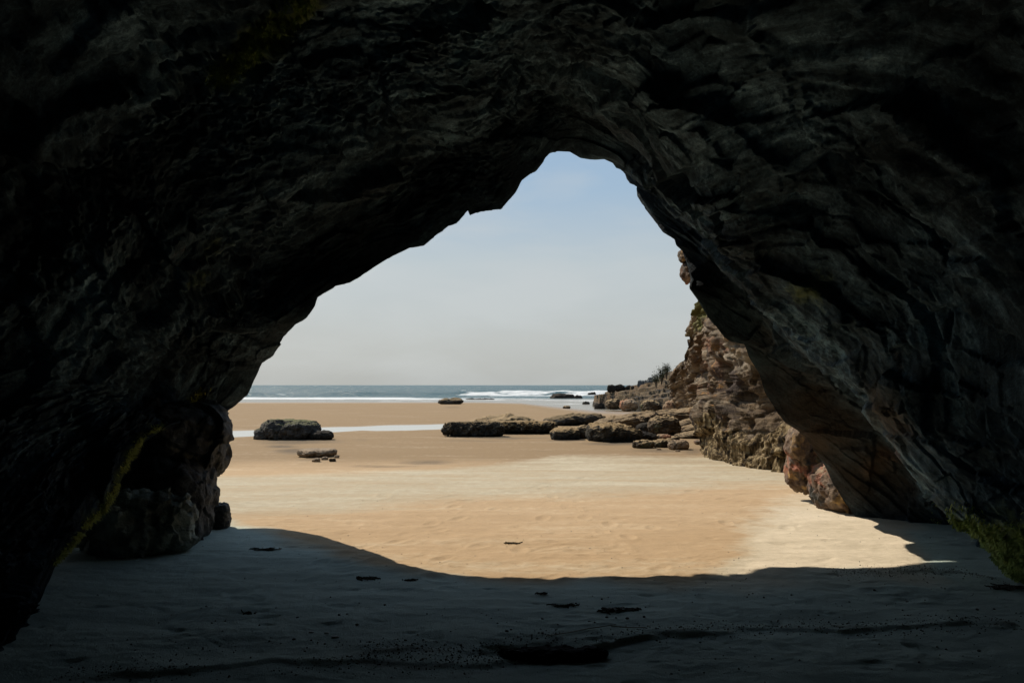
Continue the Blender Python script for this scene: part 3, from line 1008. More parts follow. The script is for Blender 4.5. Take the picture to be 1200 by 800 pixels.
# moss and weed hanging on the arch: small blades rooted on the rock
def moss_mesh(name, polyline, width, count, length, hang=.7):
    pts = np.array(polyline, float)
    d = np.concatenate([[0], np.cumsum(np.linalg.norm(np.diff(pts, axis=0), axis=1))])
    Vb, Fb = [], []
    for _ in range(count):
        t = random.uniform(0, d[-1])
        x = np.interp(t, d, pts[:, 0]) + random.gauss(0, width)
        y = np.interp(t, d, pts[:, 1]) + random.gauss(0, width * .7)
        if pn(np.array([[x * .07, y * .07, 1.5]]), 88)[0] < -.28:
            continue                                    # grows in patches
        loc, nor = hit(x, y)
        if loc is None or loc.y > 11:
            continue
        L = length * random.uniform(.4, 1.3)
        dr = (nor * (1 - hang) + Vector((random.gauss(0, .35), random.gauss(0, .35), -hang + random.gauss(0, .2)))).normalized()
        side = dr.cross(nor)
        if side.length < 1e-3:
            continue
        side = side.normalized() * L * random.uniform(.10, .2)
        a = loc + nor * .004
        tip = a + dr * L + nor * (.15 * L)
        m1 = a + dr * L * .5 + nor * (.22 * L)
        k = len(Vb)
        Vb += [a - side, a + side, m1 + side * .8, m1 - side * .8, tip]
        Fb += [(k, k + 1, k + 2, k + 3), (k + 3, k + 2, k + 4, k + 4)]
    me = bpy.data.meshes.new(name)
    me.from_pydata([tuple(v) for v in Vb], [], [f if f[2] != f[3] else f[:3] for f in Fb])
    return me


M_MOSS = plain_mat('yellow_green_moss', (.25, .265, .045), (.44, .46, .09), 9, .8, .2)
M_ALGAE = plain_mat('green_algae', (.15, .21, .05), (.33, .42, .10), 9, .7, .3)
link('moss', moss_mesh('moss', [(243, 450), (228, 470), (205, 486), (180, 503), (160, 520), (148, 545), (136, 572), (122, 595), (100, 616), (80, 642), (66, 660)], 2.6, 3600, .027), M_MOSS, arch)['label'] = 'yellow-green moss streak running down the seam above the block'
link('moss', moss_mesh('moss', [(255, 95), (285, 66), (310, 40), (335, 22), (358, 4)], 8, 2200, .04), M_ALGAE, arch)['label'] = 'dull green moss streak high on the cave wall'
link('moss', moss_mesh('moss', [(1120, 605), (1145, 630), (1165, 648), (1185, 668), (1198, 684), (1198, 650), (1180, 640), (1198, 625)], 12, 11000, .026), M_ALGAE, arch)['label'] = 'green weed on the low edge of the near slab'

# ------------------------------------------------------------------ cliff beyond the arch
base = [G(1010, 560), G(925, 553), G(900, 549), G(874, 544), G(852, 539), G(836, 535), G(839, 525), G(842, 511), G(836, 500), G(822, 490), G(812, 484), G(800, 479), G(795, 478), G(790, 477)]
top = [P(1100, 100, 13), P(960, 180, 14.4), P(925, 215, 15.2), P(895, 250, 16.4), P(880, 280, 17.6), P(866, 300, 18.8), P(854, 318, 21.5), P(842, 332, 26), P(826, 348, 31), P(817, 363, 35), P(811, 384, 40), P(804, 405, 44), P(794, 426, 49), P(782, 440, 53)]
base, top = np.array(base), np.array(top)
# control param resample
def poly_rs(A, n, w=None):
    d = np.linspace(0, 1, len(A))
    t = np.linspace(0, 1, n)
    return np.stack([np.interp(t, d, A[:, j]) for j in range(3)], -1)


ncl, nrl = 420, 230
Bc = smooth_ring(poly_rs(base, ncl), 8)
Tc = smooth_ring(poly_rs(top, ncl), 8)
hh = np.linspace(-.08, 1, nrl)
VV = []
for h in hh:
    lean = h
    R = Bc * (1 - lean) + Tc * lean
    R[:, 2] = Bc[:, 2] * (1 - h) + Tc[:, 2] * h
    VV.append(R)
for dx, dy, dz in ((.25, .1, .02), (.9, .4, .0), (2.5, 1.5, -.2), (6, 3, -.3), (14, 6, -.6), (20, 8, -8)):     # back over the top
    VV.append(Tc + np.array([dx, dy, dz]) * np.array([1, 1, 1]))
VV = np.stack(VV)
Nc = grid_normals(VV)
if Nc[nrl // 2, :, 0].mean() > 0:
    Nc *= -1                                            # facing the beach
Yn = VV[..., 1]
sc = np.interp(Yn, [15, 20, 30, 60], [.75, .8, .75, .8])
farw = sstep(22, 34, Yn)
dsp = -.12 + .40 * sc * fbm(VV * .40, 3, 301) + (.38 - .34 * farw) * sc * facet(VV * np.array([.75, .55, .8]) + .4 * fbm(VV * .8, 2, 312)[..., None], 302, .9)
arc0 = np.broadcast_to(np.concatenate([[0], np.cumsum(np.linalg.norm(np.diff(Bc, axis=0), axis=1))]), Yn.shape)
dpf = VV[..., 2] + .075 * arc0 + .15 * fbm(VV * np.array([.3, .05, .5]), 3, 341)      # beds dipping towards the sea
dsp = dsp + farw * (.42 * facet(np.stack([dpf * .9, arc0 * .035, 0 * dpf], -1), 342, 1.2) + .20 * facet(np.stack([dpf * 2.3, arc0 * .09, 0 * dpf], -1), 343, 1.2) + .07 * facet(np.stack([dpf * 6, arc0 * .25, 0 * dpf], -1), 344, 1.2))
dsp = dsp + .22 * (1 - .85 * farw) * sc * facet(VV * np.array([1.9, 1.3, 2.1]), 303, .9) + .12 * sc * ridged(VV * np.array([1.2, .8, 1.2]), 4, 304)
dip = VV[..., 2] * .62 + VV[..., 0] * -.10 + VV[..., 1] * .075
Vpx = 600 + F * VV[..., 0] / VV[..., 1]
Vpy = 451 - F * (VV[..., 2] - CAMH) / VV[..., 1]
dsp = dsp + (.10 - .04 * farw) * ridged(np.stack([dip * 4.6 + 1.2 * fbm(VV * .35, 2, 325), VV[..., 1] * .1, 0 * dip], -1), 4, 326)
dsp = dsp + .10 * sc * ridged(np.stack([dip * 1.5 + .5 * fbm(VV * .5, 2, 305), VV[..., 1] * .15, 0 * dip], -1), 3, 306)
dsp = dsp + .05 * fbm(VV * 5, 4, 307)
# barnacle skirt: vertical fluting on the lower part of the nearer wall
arcx = np.broadcast_to(np.concatenate([[0], np.cumsum(np.linalg.norm(np.diff(Bc, axis=0), axis=1))]), Yn.shape)
skirt = sstep(1.0, .6, VV[..., 2] - .45 * fbm(VV * 1.1, 3, 309)) * sstep(24, 19, Yn)
flute = ridged(np.stack([arcx * 4.5, VV[..., 2] * .7, 0 * arcx], -1), 4, 308)
dsp = dsp * (1 - .6 * skirt) + skirt * (.10 * flute + .02 + .12 * facet(VV * np.array([2.2, 2.2, 1.2]), 318, .9) + .05 * facet(VV * 6, 319, .9))
# deep dark cleft in the near wall
dsp = dsp - 1.3 * np.exp(-(((Vpx - 848) / 8) ** 2 + ((Vpy - 444) / 21) ** 2) ** 2) * (Yn < 24) - .6 * np.exp(-((Vpx - 868) / 7) ** 2 - ((Vpy - 462) / 14) ** 2) * (Yn < 24)
cl = P(812, 442, 33)
dsp = dsp - .9 * np.exp(-(((VV[..., 1] - cl[1]) / 3.5) ** 2 + ((VV[..., 2] - cl[2]) / .5) ** 2))
dsp[nrl + 2:] = 0
Vcl = VV + Nc * dsp[..., None]
mossc = np.zeros(Yn.shape)
for (a, b, Y) in ((812, 362, 32), (816, 372, 31), (808, 385, 36), (810, 378, 34), (803, 400, 40), (821, 360, 29)):
    c = P(a, b, Y)
    mossc = np.maximum(mossc, np.exp(-np.sum(((Vcl - c) / np.array([.8, 3.0, .55])) ** 2, -1)))
red = np.zeros(Yn.shape)
for (a, b, ra, rb, k) in ((830, 425, 14, 40, 1), (848, 405, 18, 12, .9), (834, 465, 8, 22, 1), (865, 425, 12, 14, .6), (888, 478, 12, 12, .6), (818, 402, 8, 8, .6)):
    red = np.maximum(red, k * np.exp(-((Vpx - a) / ra) ** 2 - ((Vpy - b) / rb) ** 2))
me = raw_mesh('sea_cliff', Vcl, grid_faces(*Yn.shape), True, dict(barnacle=skirt, moss=mossc, red=red, dip=.62 * dpf + .05 * fbm(VV * np.array([.6, .1, .6]), 3, 330)))
cliff = link('sea_cliff', me, M_CLIFF)
tag(cliff, 'sunlit orange-brown cliff with a pale barnacled foot beyond the cave mouth', 'cliff')

# ------------------------------------------------------------------ loose rocks and reef on the beach
rock('boulder', 'small dark boulder at the foot of the cave pillar on the left', 247, 274, 622, 588, M_PILLAR, 'boulder', depth=1.0, k=3.6, sub=5, amp=.10, fac=.12)
rock('boulder', 'broad flat-topped dark boulder with green moss standing alone by the tide pool', 307, 381, 515.5, 490.5, M_MOSSY, 'boulder', depth=.75, k=2.8, sub=6, amp=.12, fac=.14, flat_top=.72, groove=.04, freq=1.2, tilt=(0, .05, 0))
rock('rock', 'low dark toe of rock at the right end of the mossy boulder', 364, 393, 515.5, 503.5, M_DARK, depth=.8, k=2.6)
rock('rock', 'low grey rock at the left end of the mossy boulder', 298, 322, 515, 501, M_MOSSY, depth=.9, k=2.6)
rock('flat_rock', 'flat layered brown rock lying in the sand before the mossy boulder', 351, 395, 536, 525.5, M_FLAT, depth=1.1, k=3, amp=.2, fac=.15, strata=.05, flat_top=.5)
for (a, b, c, d, l) in ((386, 396, 533.5, 527, 'brown stone standing at the right end of the flat layered rock'), (367, 377, 541.5, 536, 'leftmost small brown stone in front of the flat layered rock'),
                        (378, 386, 539, 534.5, 'small tan stone between two stones before the flat layered rock'), (387, 395, 541, 536, 'dark small stone nearest the camera before the flat layered rock'),
                        (393, 399, 536.5, 533, 'tiny stone off the right tip of the flat layered rock')):
    rock('stone', l, a, b, c, d, M_FLAT if 'dark' not in l else M_BROWN, 'stone', depth=.9, sub=4, amp=.2, fac=.15, group='small stones before the mossy boulder')
rock('rock', 'lone low dark rock on the far sand near the surf', 513, 544, 477, 465.5, M_MUSSEL, depth=.9, amp=.2, fac=.18, k=2.2)
M_SHELFROCK = rock_mat('bedded_rock', (.02, .014, .009), (.105, .070, .038), (.28, .20, .11), 2.4, strata=(4, (.1, .5, 0)),
                       patch=[((.05, .04, .028), 1.6, .54, .64), ((.19, .09, .04), 1.1, .56, .66)], top=(.29, .205, .11), top_lo=.7, low=(.05, .036, .02), low_z=.12, bump=.09)
# long low reef
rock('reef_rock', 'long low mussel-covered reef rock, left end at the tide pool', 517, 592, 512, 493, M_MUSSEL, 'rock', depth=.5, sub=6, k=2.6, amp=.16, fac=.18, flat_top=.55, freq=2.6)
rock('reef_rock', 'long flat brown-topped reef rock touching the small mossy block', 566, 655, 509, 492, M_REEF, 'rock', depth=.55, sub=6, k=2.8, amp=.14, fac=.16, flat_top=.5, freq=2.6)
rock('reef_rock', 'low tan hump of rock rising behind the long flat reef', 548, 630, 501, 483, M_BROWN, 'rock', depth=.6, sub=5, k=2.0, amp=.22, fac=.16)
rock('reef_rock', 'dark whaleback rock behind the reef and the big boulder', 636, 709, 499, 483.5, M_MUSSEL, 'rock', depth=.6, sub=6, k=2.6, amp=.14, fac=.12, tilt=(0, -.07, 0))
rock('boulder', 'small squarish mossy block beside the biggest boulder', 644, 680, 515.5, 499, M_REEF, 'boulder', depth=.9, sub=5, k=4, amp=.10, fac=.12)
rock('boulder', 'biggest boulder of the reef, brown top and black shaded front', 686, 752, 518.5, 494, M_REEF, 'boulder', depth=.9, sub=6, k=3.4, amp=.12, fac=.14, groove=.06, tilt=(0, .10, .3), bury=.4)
rock('rock', 'greenish low rock wedged between mossy block and biggest boulder', 674, 694, 514, 497, M_BROWN, depth=1.2, k=2.6)
rock('rock', 'dark wedge of rock trailing right from the biggest boulder', 738, 770, 516, 504, M_DARK, depth=1.0, k=2.6, tilt=(0, .2, 0))
rock('reef_rock', 'long tan slab of reef sloping up to the right behind the biggest boulder', 692, 775, 505, 480.5, M_SHELFROCK, 'rock', depth=.7, sub=6, k=3, amp=.10, fac=.12, strata=.12, tilt=(0, -.2, .1))
rock('reef_rock', 'long flat ledge with dark undercut below the far shelf', 738, 842, 497, 475.5, M_SHELFROCK, 'rock', depth=.6, sub=6, k=3.4, amp=.10, fac=.12, strata=.12, tilt=(0, -.06, 0))
rock('boulder', 'grey-brown boulder standing between dark undercut and tilted slabs', 758, 797, 510, 485, M_BROWN, 'boulder', depth=.9, sub=6, k=3, amp=.12, fac=.16)
rock('rock', 'dark low rock leaning on the left of the grey-brown boulder', 744, 768, 507, 494, M_DARK, depth=.9, k=2.6, tilt=(0, -.2, 0))
sl = [('upper tilted tan slab below the cliff corner', 790, 826, 504, 487), ('middle tilted tan slab below the cliff corner', 794, 832, 509, 494), ('lowest tilted tan slab resting on sand below the cliff corner', 790, 834, 514, 502)]
for (l, a, b, c, d) in sl:
    rock('tilted_slab', l, a, b, c, d, M_SHELFROCK, 'rock', depth=.9, sub=6, k=4, amp=.06, fac=.10, strata=.13, tilt=(0, -.33, .2), group='tilted slabs at the cliff foot')
sm = [('ochre and black rock nearest the camera in the rubble', 740, 766, 525.5, 514.5, M_BROWN), ('layered grey-brown rock in the rubble between ochre rock and brown rock', 763, 790, 524.5, 513, M_BROWN),
      ('brown rock with an orange right end in the rubble', 781, 807, 527, 514.5, M_TAN), ('orange-topped rock in the rubble below the grey-brown boulder', 766, 786, 515, 508, M_TAN),
      ('small purple-brown stone behind the rubble', 786, 796, 517, 511, M_BROWN), ('tan block in the rubble touching the cliff sand', 812, 830, 521, 514, M_TAN), ('pale pebble in front of the rubble', 768, 774, 527, 525, M_FLAT),
      ('second pale pebble in front of the rubble', 790, 796, 529, 527.2, M_FLAT)]
for (l, a, b, c, d, mm) in sm:
    rock('stone', l, a, b, c, d, mm, 'stone', depth=.9, sub=5 if b - a > 12 else 3, k=2.7, amp=.16, fac=.16, group='rubble at the right end of the reef')
# rocks in the shallows
for (l, a, b, c, d, mm) in (('black rock cluster awash in the surf off the headland', 644, 676, 466.5, 460.5, M_DARK), ('small dark rock just right of the black surf rocks', 672, 683, 466.5, 462.5, M_DARK),
                            ('low dark rock at the right end of the surf rocks', 688, 700, 463.5, 459.0, M_DARK),
                            ('squat dark rock standing in the lagoon', 696, 711.5, 479, 471.5, M_DARK), ('tiny dark rock left in the lagoon', 682, 691, 473.3, 470, M_DARK),
                            ('small brown rock on the sand edge of the lagoon', 659, 668.5, 479, 475, M_BROWN), ('flat dark stone in the wet sand below the breaker', 545, 580, 468, 466.4, M_DARK)):
    rock('rock', l, a, b, c, d, mm, depth=.7, sub=4, k=2.6, amp=.2, fac=.2)
# far shelf: dipping beds stepping down to the lagoon, one mass of rock
fs = np.linspace(684, 860, 330)
fy = np.linspace(50, 76, 260)
FY, FP = np.meshgrid(fy, fs, indexing='ij')
FX = (FP - 600) / F * FY
f3 = np.stack([FX, FY, 0 * FX], -1)
front = np.interp(FP, [684, 694, 702, 725, 760, 800, 860], [80, 72, 64, 61, 57, 55, 52]) + 1.6 * fbm(f3 * .5, 3, 401)
sky_py = np.interp(FP, [690, 696, 702, 708, 714, 735, 745, 765, 785, 860], [468, 464.5, 462, 457.5, 454.5, 452.5, 450.5, 447, 438, 432])
Hs = CAMH - (sky_py - 451) / F * 68
z1 = .55 + .18 * fbm(f3 * .4, 3, 402)
FZ = -.55 + sstep(-.2, 1.0, FY - front) * (z1 + .55)
FZ = FZ + sstep(3.5, 11.5, FY - front) * np.maximum(Hs - z1, 0)
dipf = FZ - FX * .13 + FY * .05 + .10 * fbm(f3 * .35, 3, 403)
amp = np.clip((FZ + .4) / .6, 0, 1)
FZ = FZ + amp * (.22 * facet(f3 * np.array([.55, .8, 1]) + .3 * fbm(f3, 2, 405)[..., None], 404, .9) + .09 * ridged(f3 * 1.4, 3, 406))
tt = (FZ - FX * .13 + FY * .05) / .36 + .3 * fbm(f3 * .5, 3, 408)
fr = tt - np.floor(tt)
FZ = FZ + amp * .36 * (sstep(.62, .98, fr) - fr) * .9
FZ = FZ - 1.5 * sstep(70, 75, FY)
M_SHELF = rock_mat('shelf_rock', (.022, .017, .011), (.115, .080, .043), (.29, .215, .12), 1.6, strata=(7, (.05, .13, 0)),
                   patch=[((.15, .085, .045), .8, .54, .66), ((.04, .035, .028), 1.1, .53, .62)], low=(.04, .034, .024), low_z=.1, bump=.12)
me = raw_mesh('rock_shelf', np.stack([FX, FY, FZ], -1), grid_faces(*FX.shape), True, dict(dip=FZ - FX * .13 + FY * .05))
tag(link('rock_shelf', me, M_SHELF), 'broad shelf of tilted brown rock beds running from cliff foot down to the sea', 'rock shelf')
tier = [('green-brown low rock dipping into the lagoon below the shelf', 709, 732, 475, 466.5, M_BROWN, 59), ('rounded tan rock at the lagoon edge right of the green-brown one', 724, 748, 477, 467, M_TAN, 57.5),
        ('brown blocky rock in the middle of the shelf front', 750, 774, 479, 468, M_BROWN, 56), ('last tan block of the shelf front beside the cliff', 776, 802, 480.5, 467.5, M_TAN, 54),
        ('dark round rock first on the shelf skyline from the sea', 711, 722, 456, 450.2, M_DARK, 68), ('dark round rock second on the shelf skyline', 720, 733, 455.5, 449.8, M_DARK, 68.5),
        ('dark low rock third on the shelf skyline', 732, 745, 456, 450.8, M_DARK, 68), ('blue-grey square rock on the shelf skyline', 745.5, 759, 454, 445, M_GREYROCK, 67.5), ('blue-grey pointed rock higher on the shelf skyline', 757, 768, 453, 441.5, M_GREYROCK, 67)]
for (l, a, b, c, d, mm, yy) in tier:
    rock('rock', l, a, b, c, d, mm, 'rock', depth=.8, sub=5, k=2.8, amp=.16, fac=.2, group='rocks on the shelf below the cliff', Y=yy, bury=.3, onto=float(P(600, c + 2, yy)[2]))


# ------------------------------------------------------------------ shrubs on the cliff edge
M_LEAF = plain_mat('shrub_leaves', (.02, .028, .012), (.05, .06, .025), 3, .6, .3)
M_STEM = plain_mat('shrub_stem', (.05, .04, .03), (.09, .075, .055), 6)


def shrub(px, py, Y, hgt, label, seed):
    r = random.Random(seed)
    c = Vector(P(px, py, Y))
    e = bpy.data.objects.new('shrub', None)
    COL.objects.link(e)
    e.location = c
    tag(e, label, 'shrub', 'shrubs on the cliff edge')
    bm = bmesh.new()
    Vl, Fl = [], []
    for k in range(9):
        a = r.uniform(0, 6.28)
        tipv = Vector((math.cos(a) * hgt * r.uniform(.15, .45), math.sin(a) * hgt * .35, hgt * r.uniform(.6, 1.1)))
        n0 = len(Vl)
        pts = [Vector((0, 0, -.5)), tipv * .4 + Vector((r.gauss(0, .05), 0, -.05)), tipv]
        for i, q in enumerate(pts):
            w = .025 * (1 - i * .4)
            for j in range(4):
                Vl.append(q + Vector((math.cos(j * 1.571) * w, math.sin(j * 1.571) * w, 0)))
        for i in range(2):
            for j in range(4):
                Fl.append((n0 + i * 4 + j, n0 + i * 4 + (j + 1) % 4, n0 + i * 4 + 4 + (j + 1) % 4, n0 + i * 4 + 4 + j))
        for _ in range(70):
            q = tipv * r.uniform(.02, 1.0) + Vector((r.gauss(0, .26), r.gauss(0, .2), r.gauss(-.08, .15))) * hgt
            d1 = Vector((r.gauss(0, 1), r.gauss(0, 1), r.gauss(0, 1))).normalized() * hgt * .075
            d2 = Vector((r.gauss(0, 1), r.gauss(0, 1), r.gauss(0, 1))).normalized() * hgt * .05
            vs = [bm.verts.new(v) for v in (q - d1, q + d2, q + d1, q - d2)]
            bm.faces.new(vs)
    me = bpy.data.meshes.new('stem')
    me.from_pydata([tuple(v) for v in Vl], [], Fl)
    link('stem', me, M_STEM, e)
    me = bpy.data.meshes.new('foliage')
    bm.to_mesh(me)
    bm.free()
    link('foliage', me, M_LEAF, e)


shrub(769, 447, 54, .55, 'dark scrubby bush lowest on the cliff edge', 1)
shrub(775, 442, 52.5, .6, 'dark thin bush in the middle of the cliff-edge row', 2)
shrub(781, 435, 51, .5, 'sparse bush highest on the cliff-edge row', 3)

# ------------------------------------------------------------------ small things on the shaded cave floor
M_KELP = plain_mat('dried_kelp', (.03, .027, .019), (.09, .078, .052), 30, .5, .3)
M_STRAW = plain_mat('dry_straw', (.38, .33, .24), (.5, .45, .34), 20)
M_SHELL = plain_mat('pale_shell', (.5, .48, .43), (.65, .62, .56), 40)
M_PEB = plain_mat('grey_pebble', (.08, .075, .066), (.24, .225, .19), 25)


def gz(x, y):
    return float(sand_z(np.array([x]), np.array([y]))[0])


M_NEAR = rock_mat('near_dark_rock', (.004, .003, .003), (.010, .008, .007), (.022, .018, .016), 5, bump=.01, rough=.9, spec=.1)
rock('flat_rock', 'flat dark reddish rock half buried in the shaded cave floor', 583, 711, 776, 758, M_NEAR, 'rock', depth=.33, k=2.1, sub=6, amp=.22, fac=.18, flat_top=.45, bury=.6, freq=1.8)


def kelp(px, py, w, label, seed, n=16):
    r = random.Random(seed)
    g = G(px, py)
    W = .75 * w / F * g[1]
    Vk, Fk = [], []
    for _ in range(n * 2):
        x, y = r.gauss(0, .26) * W, r.gauss(0, .13) * W
        a = r.gauss(0, .5)
        L = W * r.uniform(.2, .5)
        if _ == 0:                                      # main stipe that the other fronds grow from
            x, y, a, L = 0, 0, 0, W * .95
        elif _ % 2:
            y *= .4
            a += 1.2
        wd_ = min(W * r.uniform(.008, .025), .008)
        n0 = len(Vk)
        for i in range(6):
            t = i / 5 - .5
            a += r.gauss(0, .25)
            cx, cy = x + math.cos(a) * L * t, y + math.sin(a) * L * t
            zz = .002 + abs(r.gauss(0, .004)) + .005 * r.random()
            nx, ny = -math.sin(a) * wd_, math.cos(a) * wd_
            gg = gz(g[0] + cx, g[1] + cy)
            Vk += [(cx + nx, cy + ny, gg + zz + r.uniform(0, .005)), (cx, cy, gg + zz + .006), (cx - nx, cy - ny, gg + zz - .004)]
        for i in range(5):
            for j in range(2):
                q = n0 + i * 3 + j
                Fk.append((q, q + 1, q + 4, q + 3))
    me = bpy.data.meshes.new('seaweed_clump')
    me.from_pydata(Vk, [], Fk)
    o = link('seaweed_clump', me, M_KELP)
    o.location = (g[0], g[1], 0)
    tag(o, label, 'seaweed', 'seaweed scraps on the sand')


kelp(727, 719, 54, 'largest dark seaweed clump in the shade beyond the flat rock', 3, 34)
kelp(660, 712, 40, 'thin dark seaweed strip left of the largest clump', 4, 12)
kelp(602, 637, 22, 'brown seaweed scrap on the sunlit sand near the shadow edge', 5, 16)
kelp(290, 719, 14, 'small black seaweed bit left on the shaded floor', 6, 8)
kelp(312, 644, 36, 'thin dark seaweed line near the left shadow tongue', 7, 14)
kelp(430, 678, 30, 'scattered dark seaweed below the left shadow curve', 8, 14)
kelp(482, 681, 24, 'dark seaweed scrap under the lowest curve of shadow', 9, 10)
kelp(635, 699, 16, 'small dark seaweed scrap midway under the shadow edge', 10, 8)
kelp(1178, 688, 50, 'black seaweed strand at the foot of the green slab', 11, 22)

# dry straws
for i, (pts, l) in enumerate((([(640, 749), (668, 746), (690, 743.5), (722, 740.5)], 'long pale straw lying beyond the flat rock'), ([(716, 741), (735, 743), (757, 743.5)], 'short pale straw at the right end of the long straw'))):
    w = [G(a, b) for a, b in pts]
    Vt, Ft = [], []
    for q in w:
        for j in range(5):
            an = j * 2 * math.pi / 5
            Vt.append((q[0], q[1] + .0028 * math.cos(an), gz(q[0], q[1]) + .006 + .0028 * math.sin(an)))
    for i2 in range(len(w) - 1):
        for j in range(5):
            Ft.append((i2 * 5 + j, i2 * 5 + (j + 1) % 5, i2 * 5 + 5 + (j + 1) % 5, i2 * 5 + 5 + j))
    me = bpy.data.meshes.new('straw')
    me.from_pydata(Vt, [], Ft)
    tag(link('straw', me, M_STRAW), l, 'straw', 'dry straws on the cave floor')

# shells and pebbles
for (a, b, s, l) in ((393, 748, 9, 'larger pale shell on the shaded floor left of the flat rock'), (383, 743, 6, 'pale shell chip just behind the larger shell'), (365, 742, 6, 'pale shell chip left of the two shells')):
    g = G(a, b)
    wv_ = s / F * g[1]
    o = link('shell', rock_mesh('shell', (wv_, wv_ * .7, wv_ * .35), 2.2, a, 3, .12, .05), M_SHELL)
    o.location = (g[0], g[1], gz(g[0], g[1]) + wv_ * .08)
    tag(o, l, 'shell', 'shells on the cave floor')
pebm = [rock_mesh('pebble', (1, .8, .6), 2.3, 700 + k, 3, .15, .1) for k in range(5)]
for me in pebm:
    me.materials.append(M_PEB)
spots = [(690, 733), (711, 729), (722, 730), (697, 736), (594, 745), (636, 746), (583, 734)] + [(random.uniform(300, 1190), 451 + CAMH * F / random.uniform(4.4, 6.3)) for _ in range(34)]
for k, (a, b) in enumerate(spots):
    g = G(a, b)
    s = random.uniform(.010, .026)
    o = bpy.data.objects.new('pebble', pebm[k % 5])
    COL.objects.link(o)
    o.scale = (s, s, s)
    o.rotation_euler = (0, 0, random.uniform(0, 6.28))
    o.location = (g[0], g[1], gz(g[0], g[1]) + s * .18)
    tag(o, 'tiny dark grey pebble lying in the shaded cave sand', 'pebble', 'pebbles in the shaded sand')


# grit and shell hash of the wrack lines: beyond counting
def grit(name, npts, mat, sampler):
    base = np.array([[1, 0, -.4], [-.5, .87, -.4], [-.5, -.87, -.4], [.1, 0, .6]])
    tri = np.array([[0, 1, 3], [1, 2, 3], [2, 0, 3], [0, 2, 1]])
    pos = sampler(npts)
    zz = sand_z(pos[:, 0], pos[:, 1])
    s = rng.uniform(.0012, .0040, npts) * rng.choice([1, 1, 1, 1, 1.6, 2.3], npts)
    an = rng.uniform(0, 6.28, npts)
    ca, sa = np.cos(an), np.sin(an)
    B = base[None] * s[:, None, None] * rng.uniform(.6, 1.4, (npts, 1, 3))
    X = B[..., 0] * ca[:, None] - B[..., 1] * sa[:, None] + pos[:, 0, None]
    Yv = B[..., 0] * sa[:, None] + B[..., 1] * ca[:, None] + pos[:, 1, None]
    Z = B[..., 2] + zz[:, None] + s[:, None] * .4
    Vg = np.stack([X, Yv, Z], -1).reshape(-1, 3)
    Fg = (tri[None] + 4 * np.arange(npts)[:, None, None]).reshape(-1, 3)
    o = link(name, raw_mesh(name, Vg, Fg, False), mat)
    tag(o, kind='stuff')
    return o


def wrack(n):
    out = []
    for (pts, h, w) in SCARPS:
        m = int(n * (.6 if len(pts) > 6 else .2)) + 1
        x = rng.uniform(pts[0][0], pts[-1][0], m)
        y = np.interp(x, [a for a, b in pts], [b for a, b in pts]) + rng.normal(0, .10, m) + .05
        keep = pn(np.stack([x * 1.7, y * 2, 0 * x], -1), 55) > -.25
        out.append(np.stack([x, y], -1)[keep])
    o = np.concatenate(out)
    return o[rng.integers(0, len(o), n)]


def scatter(n):
    y = 4.0 * np.exp(rng.uniform(0, math.log(15 / 4.), n * 3))
    x = rng.uniform(-.66, .66, n * 3) * y
    k = (x > -3.2) & (x < 4.4) & (fbm(np.stack([x * .9, y * .9, 0 * x], -1), 3, 58) > rng.uniform(-.3, .8, n * 3))
    o = np.stack([x, y], -1)[k]
    return o[rng.integers(0, len(o), n)]


grit('wrack_grit', 5000, M_KELP, wrack)
grit('shell_grit', 1600, plain_mat('grit_pale', (.25, .22, .18), (.5, .46, .4), 60), wrack)
grit('sand_grit', 2500, M_PEB, scatter)

# ------------------------------------------------------------------ light, sky, camera
SX_, SY_ = -.65, .60
el = math.atan2(1, math.hypot(SX_, SY_))
az = math.atan2(SX_, SY_)
sun = bpy.data.lights.new('sun', 'SUN')
sun.energy = 4.9
sun.angle = math.radians(.53)
sun.color = (1, .90, .76)
so = bpy.data.objects.new('sun', sun)
COL.objects.link(so)
so.rotation_euler = Vector((SX_, SY_, 1)).to_track_quat('Z', 'Y').to_euler()

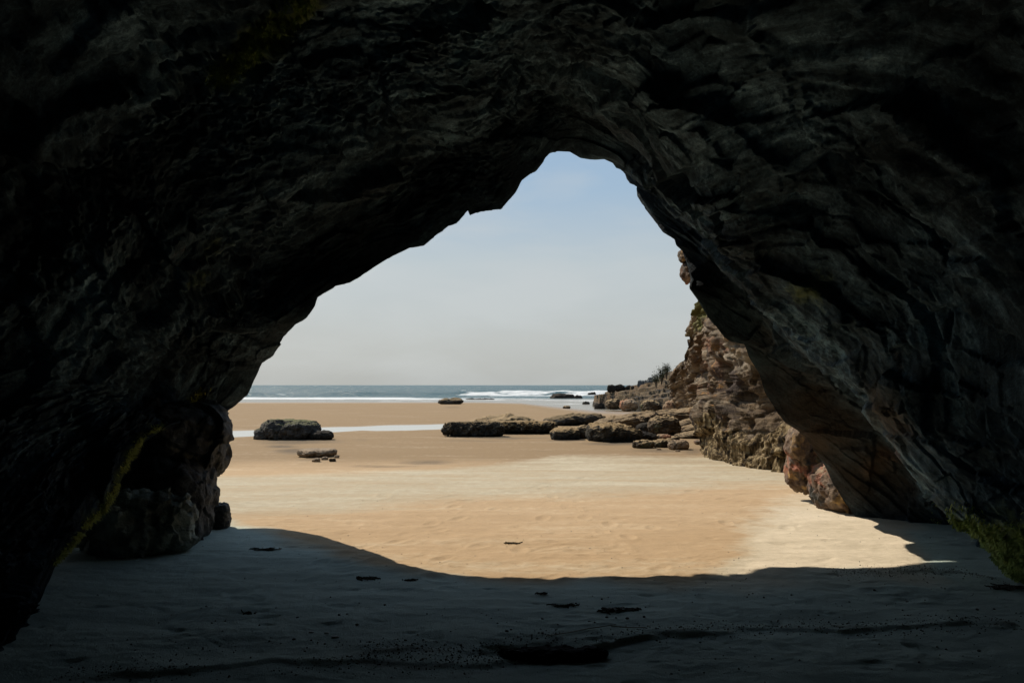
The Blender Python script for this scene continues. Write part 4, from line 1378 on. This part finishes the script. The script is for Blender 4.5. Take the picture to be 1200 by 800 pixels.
w = bpy.data.worlds.new('World')
scn.world = w
w.use_nodes = True
t = w.node_tree
t.nodes.clear()
out = t.nodes.new('ShaderNodeOutputWorld')
sky = t.nodes.new('ShaderNodeTexSky')
sky.sky_type = 'NISHITA'
sky.sun_disc = False
sky.sun_elevation = el
sky.sun_rotation = az
sky.air_density = 1.0
sky.dust_density = 2.0
bg1 = t.nodes.new('ShaderNodeBackground')
bg1.inputs[1].default_value = .068
t.links.new(sky.outputs[0], bg1.inputs[0])
bg2 = t.nodes.new('ShaderNodeBackground')
bg2.inputs[1].default_value = .85
tc = t.nodes.new('ShaderNodeTexCoord')
sx = t.nodes.new('ShaderNodeSeparateXYZ')
t.links.new(tc.outputs['Generated'], sx.inputs[0])
rp = t.nodes.new('ShaderNodeValToRGB')
cr = rp.color_ramp
for k, (p_, c_) in enumerate(((0., (.495, .515, .50)), (.06, (.535, .56, .555)), (.15, (.53, .595, .62)), (.24, (.375, .515, .66)), (.5, (.24, .42, .70)))):
    e = cr.elements[k] if k < 2 else cr.elements.new(p_)
    e.position = p_
    e.color = c_ + (1,)
t.links.new(sx.outputs[2], rp.inputs[0])
# soft high cloud
mp = t.nodes.new('ShaderNodeMapping')
mp.inputs['Scale'].default_value = (1.6, 1.6, 5)
t.links.new(tc.outputs['Generated'], mp.inputs[0])
nz = t.nodes.new('ShaderNodeTexNoise')
nz.inputs['Scale'].default_value = 2.3
nz.inputs['Detail'].default_value = 5
nz.inputs['Roughness'].default_value = .5
nz.inputs['Distortion'].default_value = .3
t.links.new(mp.outputs[0], nz.inputs['Vector'])
mr = t.nodes.new('ShaderNodeMapRange')
for k, x in zip((1, 2, 3, 4), (.44, .64, 0, .65)):
    mr.inputs[k].default_value = x
t.links.new(nz.outputs[0], mr.inputs[0])
mx = t.nodes.new('ShaderNodeMix')
mx.data_type = 'RGBA'
t.links.new(mr.outputs[0], mx.inputs[0])
t.links.new(rp.outputs[0], mx.inputs[6])
mx.inputs[7].default_value = (.60, .635, .64, 1)
t.links.new(mx.outputs[2], bg2.inputs[0])
ms = t.nodes.new('ShaderNodeMixShader')
ms.inputs[0].default_value = .85
t.links.new(bg1.outputs[0], ms.inputs[1])
t.links.new(bg2.outputs[0], ms.inputs[2])
t.links.new(ms.outputs[0], out.inputs[0])

cam = bpy.data.cameras.new('camera')
cam.lens = 28
cam.sensor_width = 36
cam.clip_start = .05
cam.clip_end = 20000
co = bpy.data.objects.new('camera', cam)
COL.objects.link(co)
co.location = (0, 0, CAMH)
co.rotation_euler = (math.pi / 2 + PITCH, 0, 0)
scn.camera = co

vs = scn.view_settings
vs.view_transform = 'Standard'
vs.look = 'None'
vs.exposure = .25
vs.gamma = 1
scn.cycles.use_denoising = True
scn.cycles.max_bounces = 10
scn.cycles.diffuse_bounces = 5
scn.cycles.sample_clamp_indirect = 4
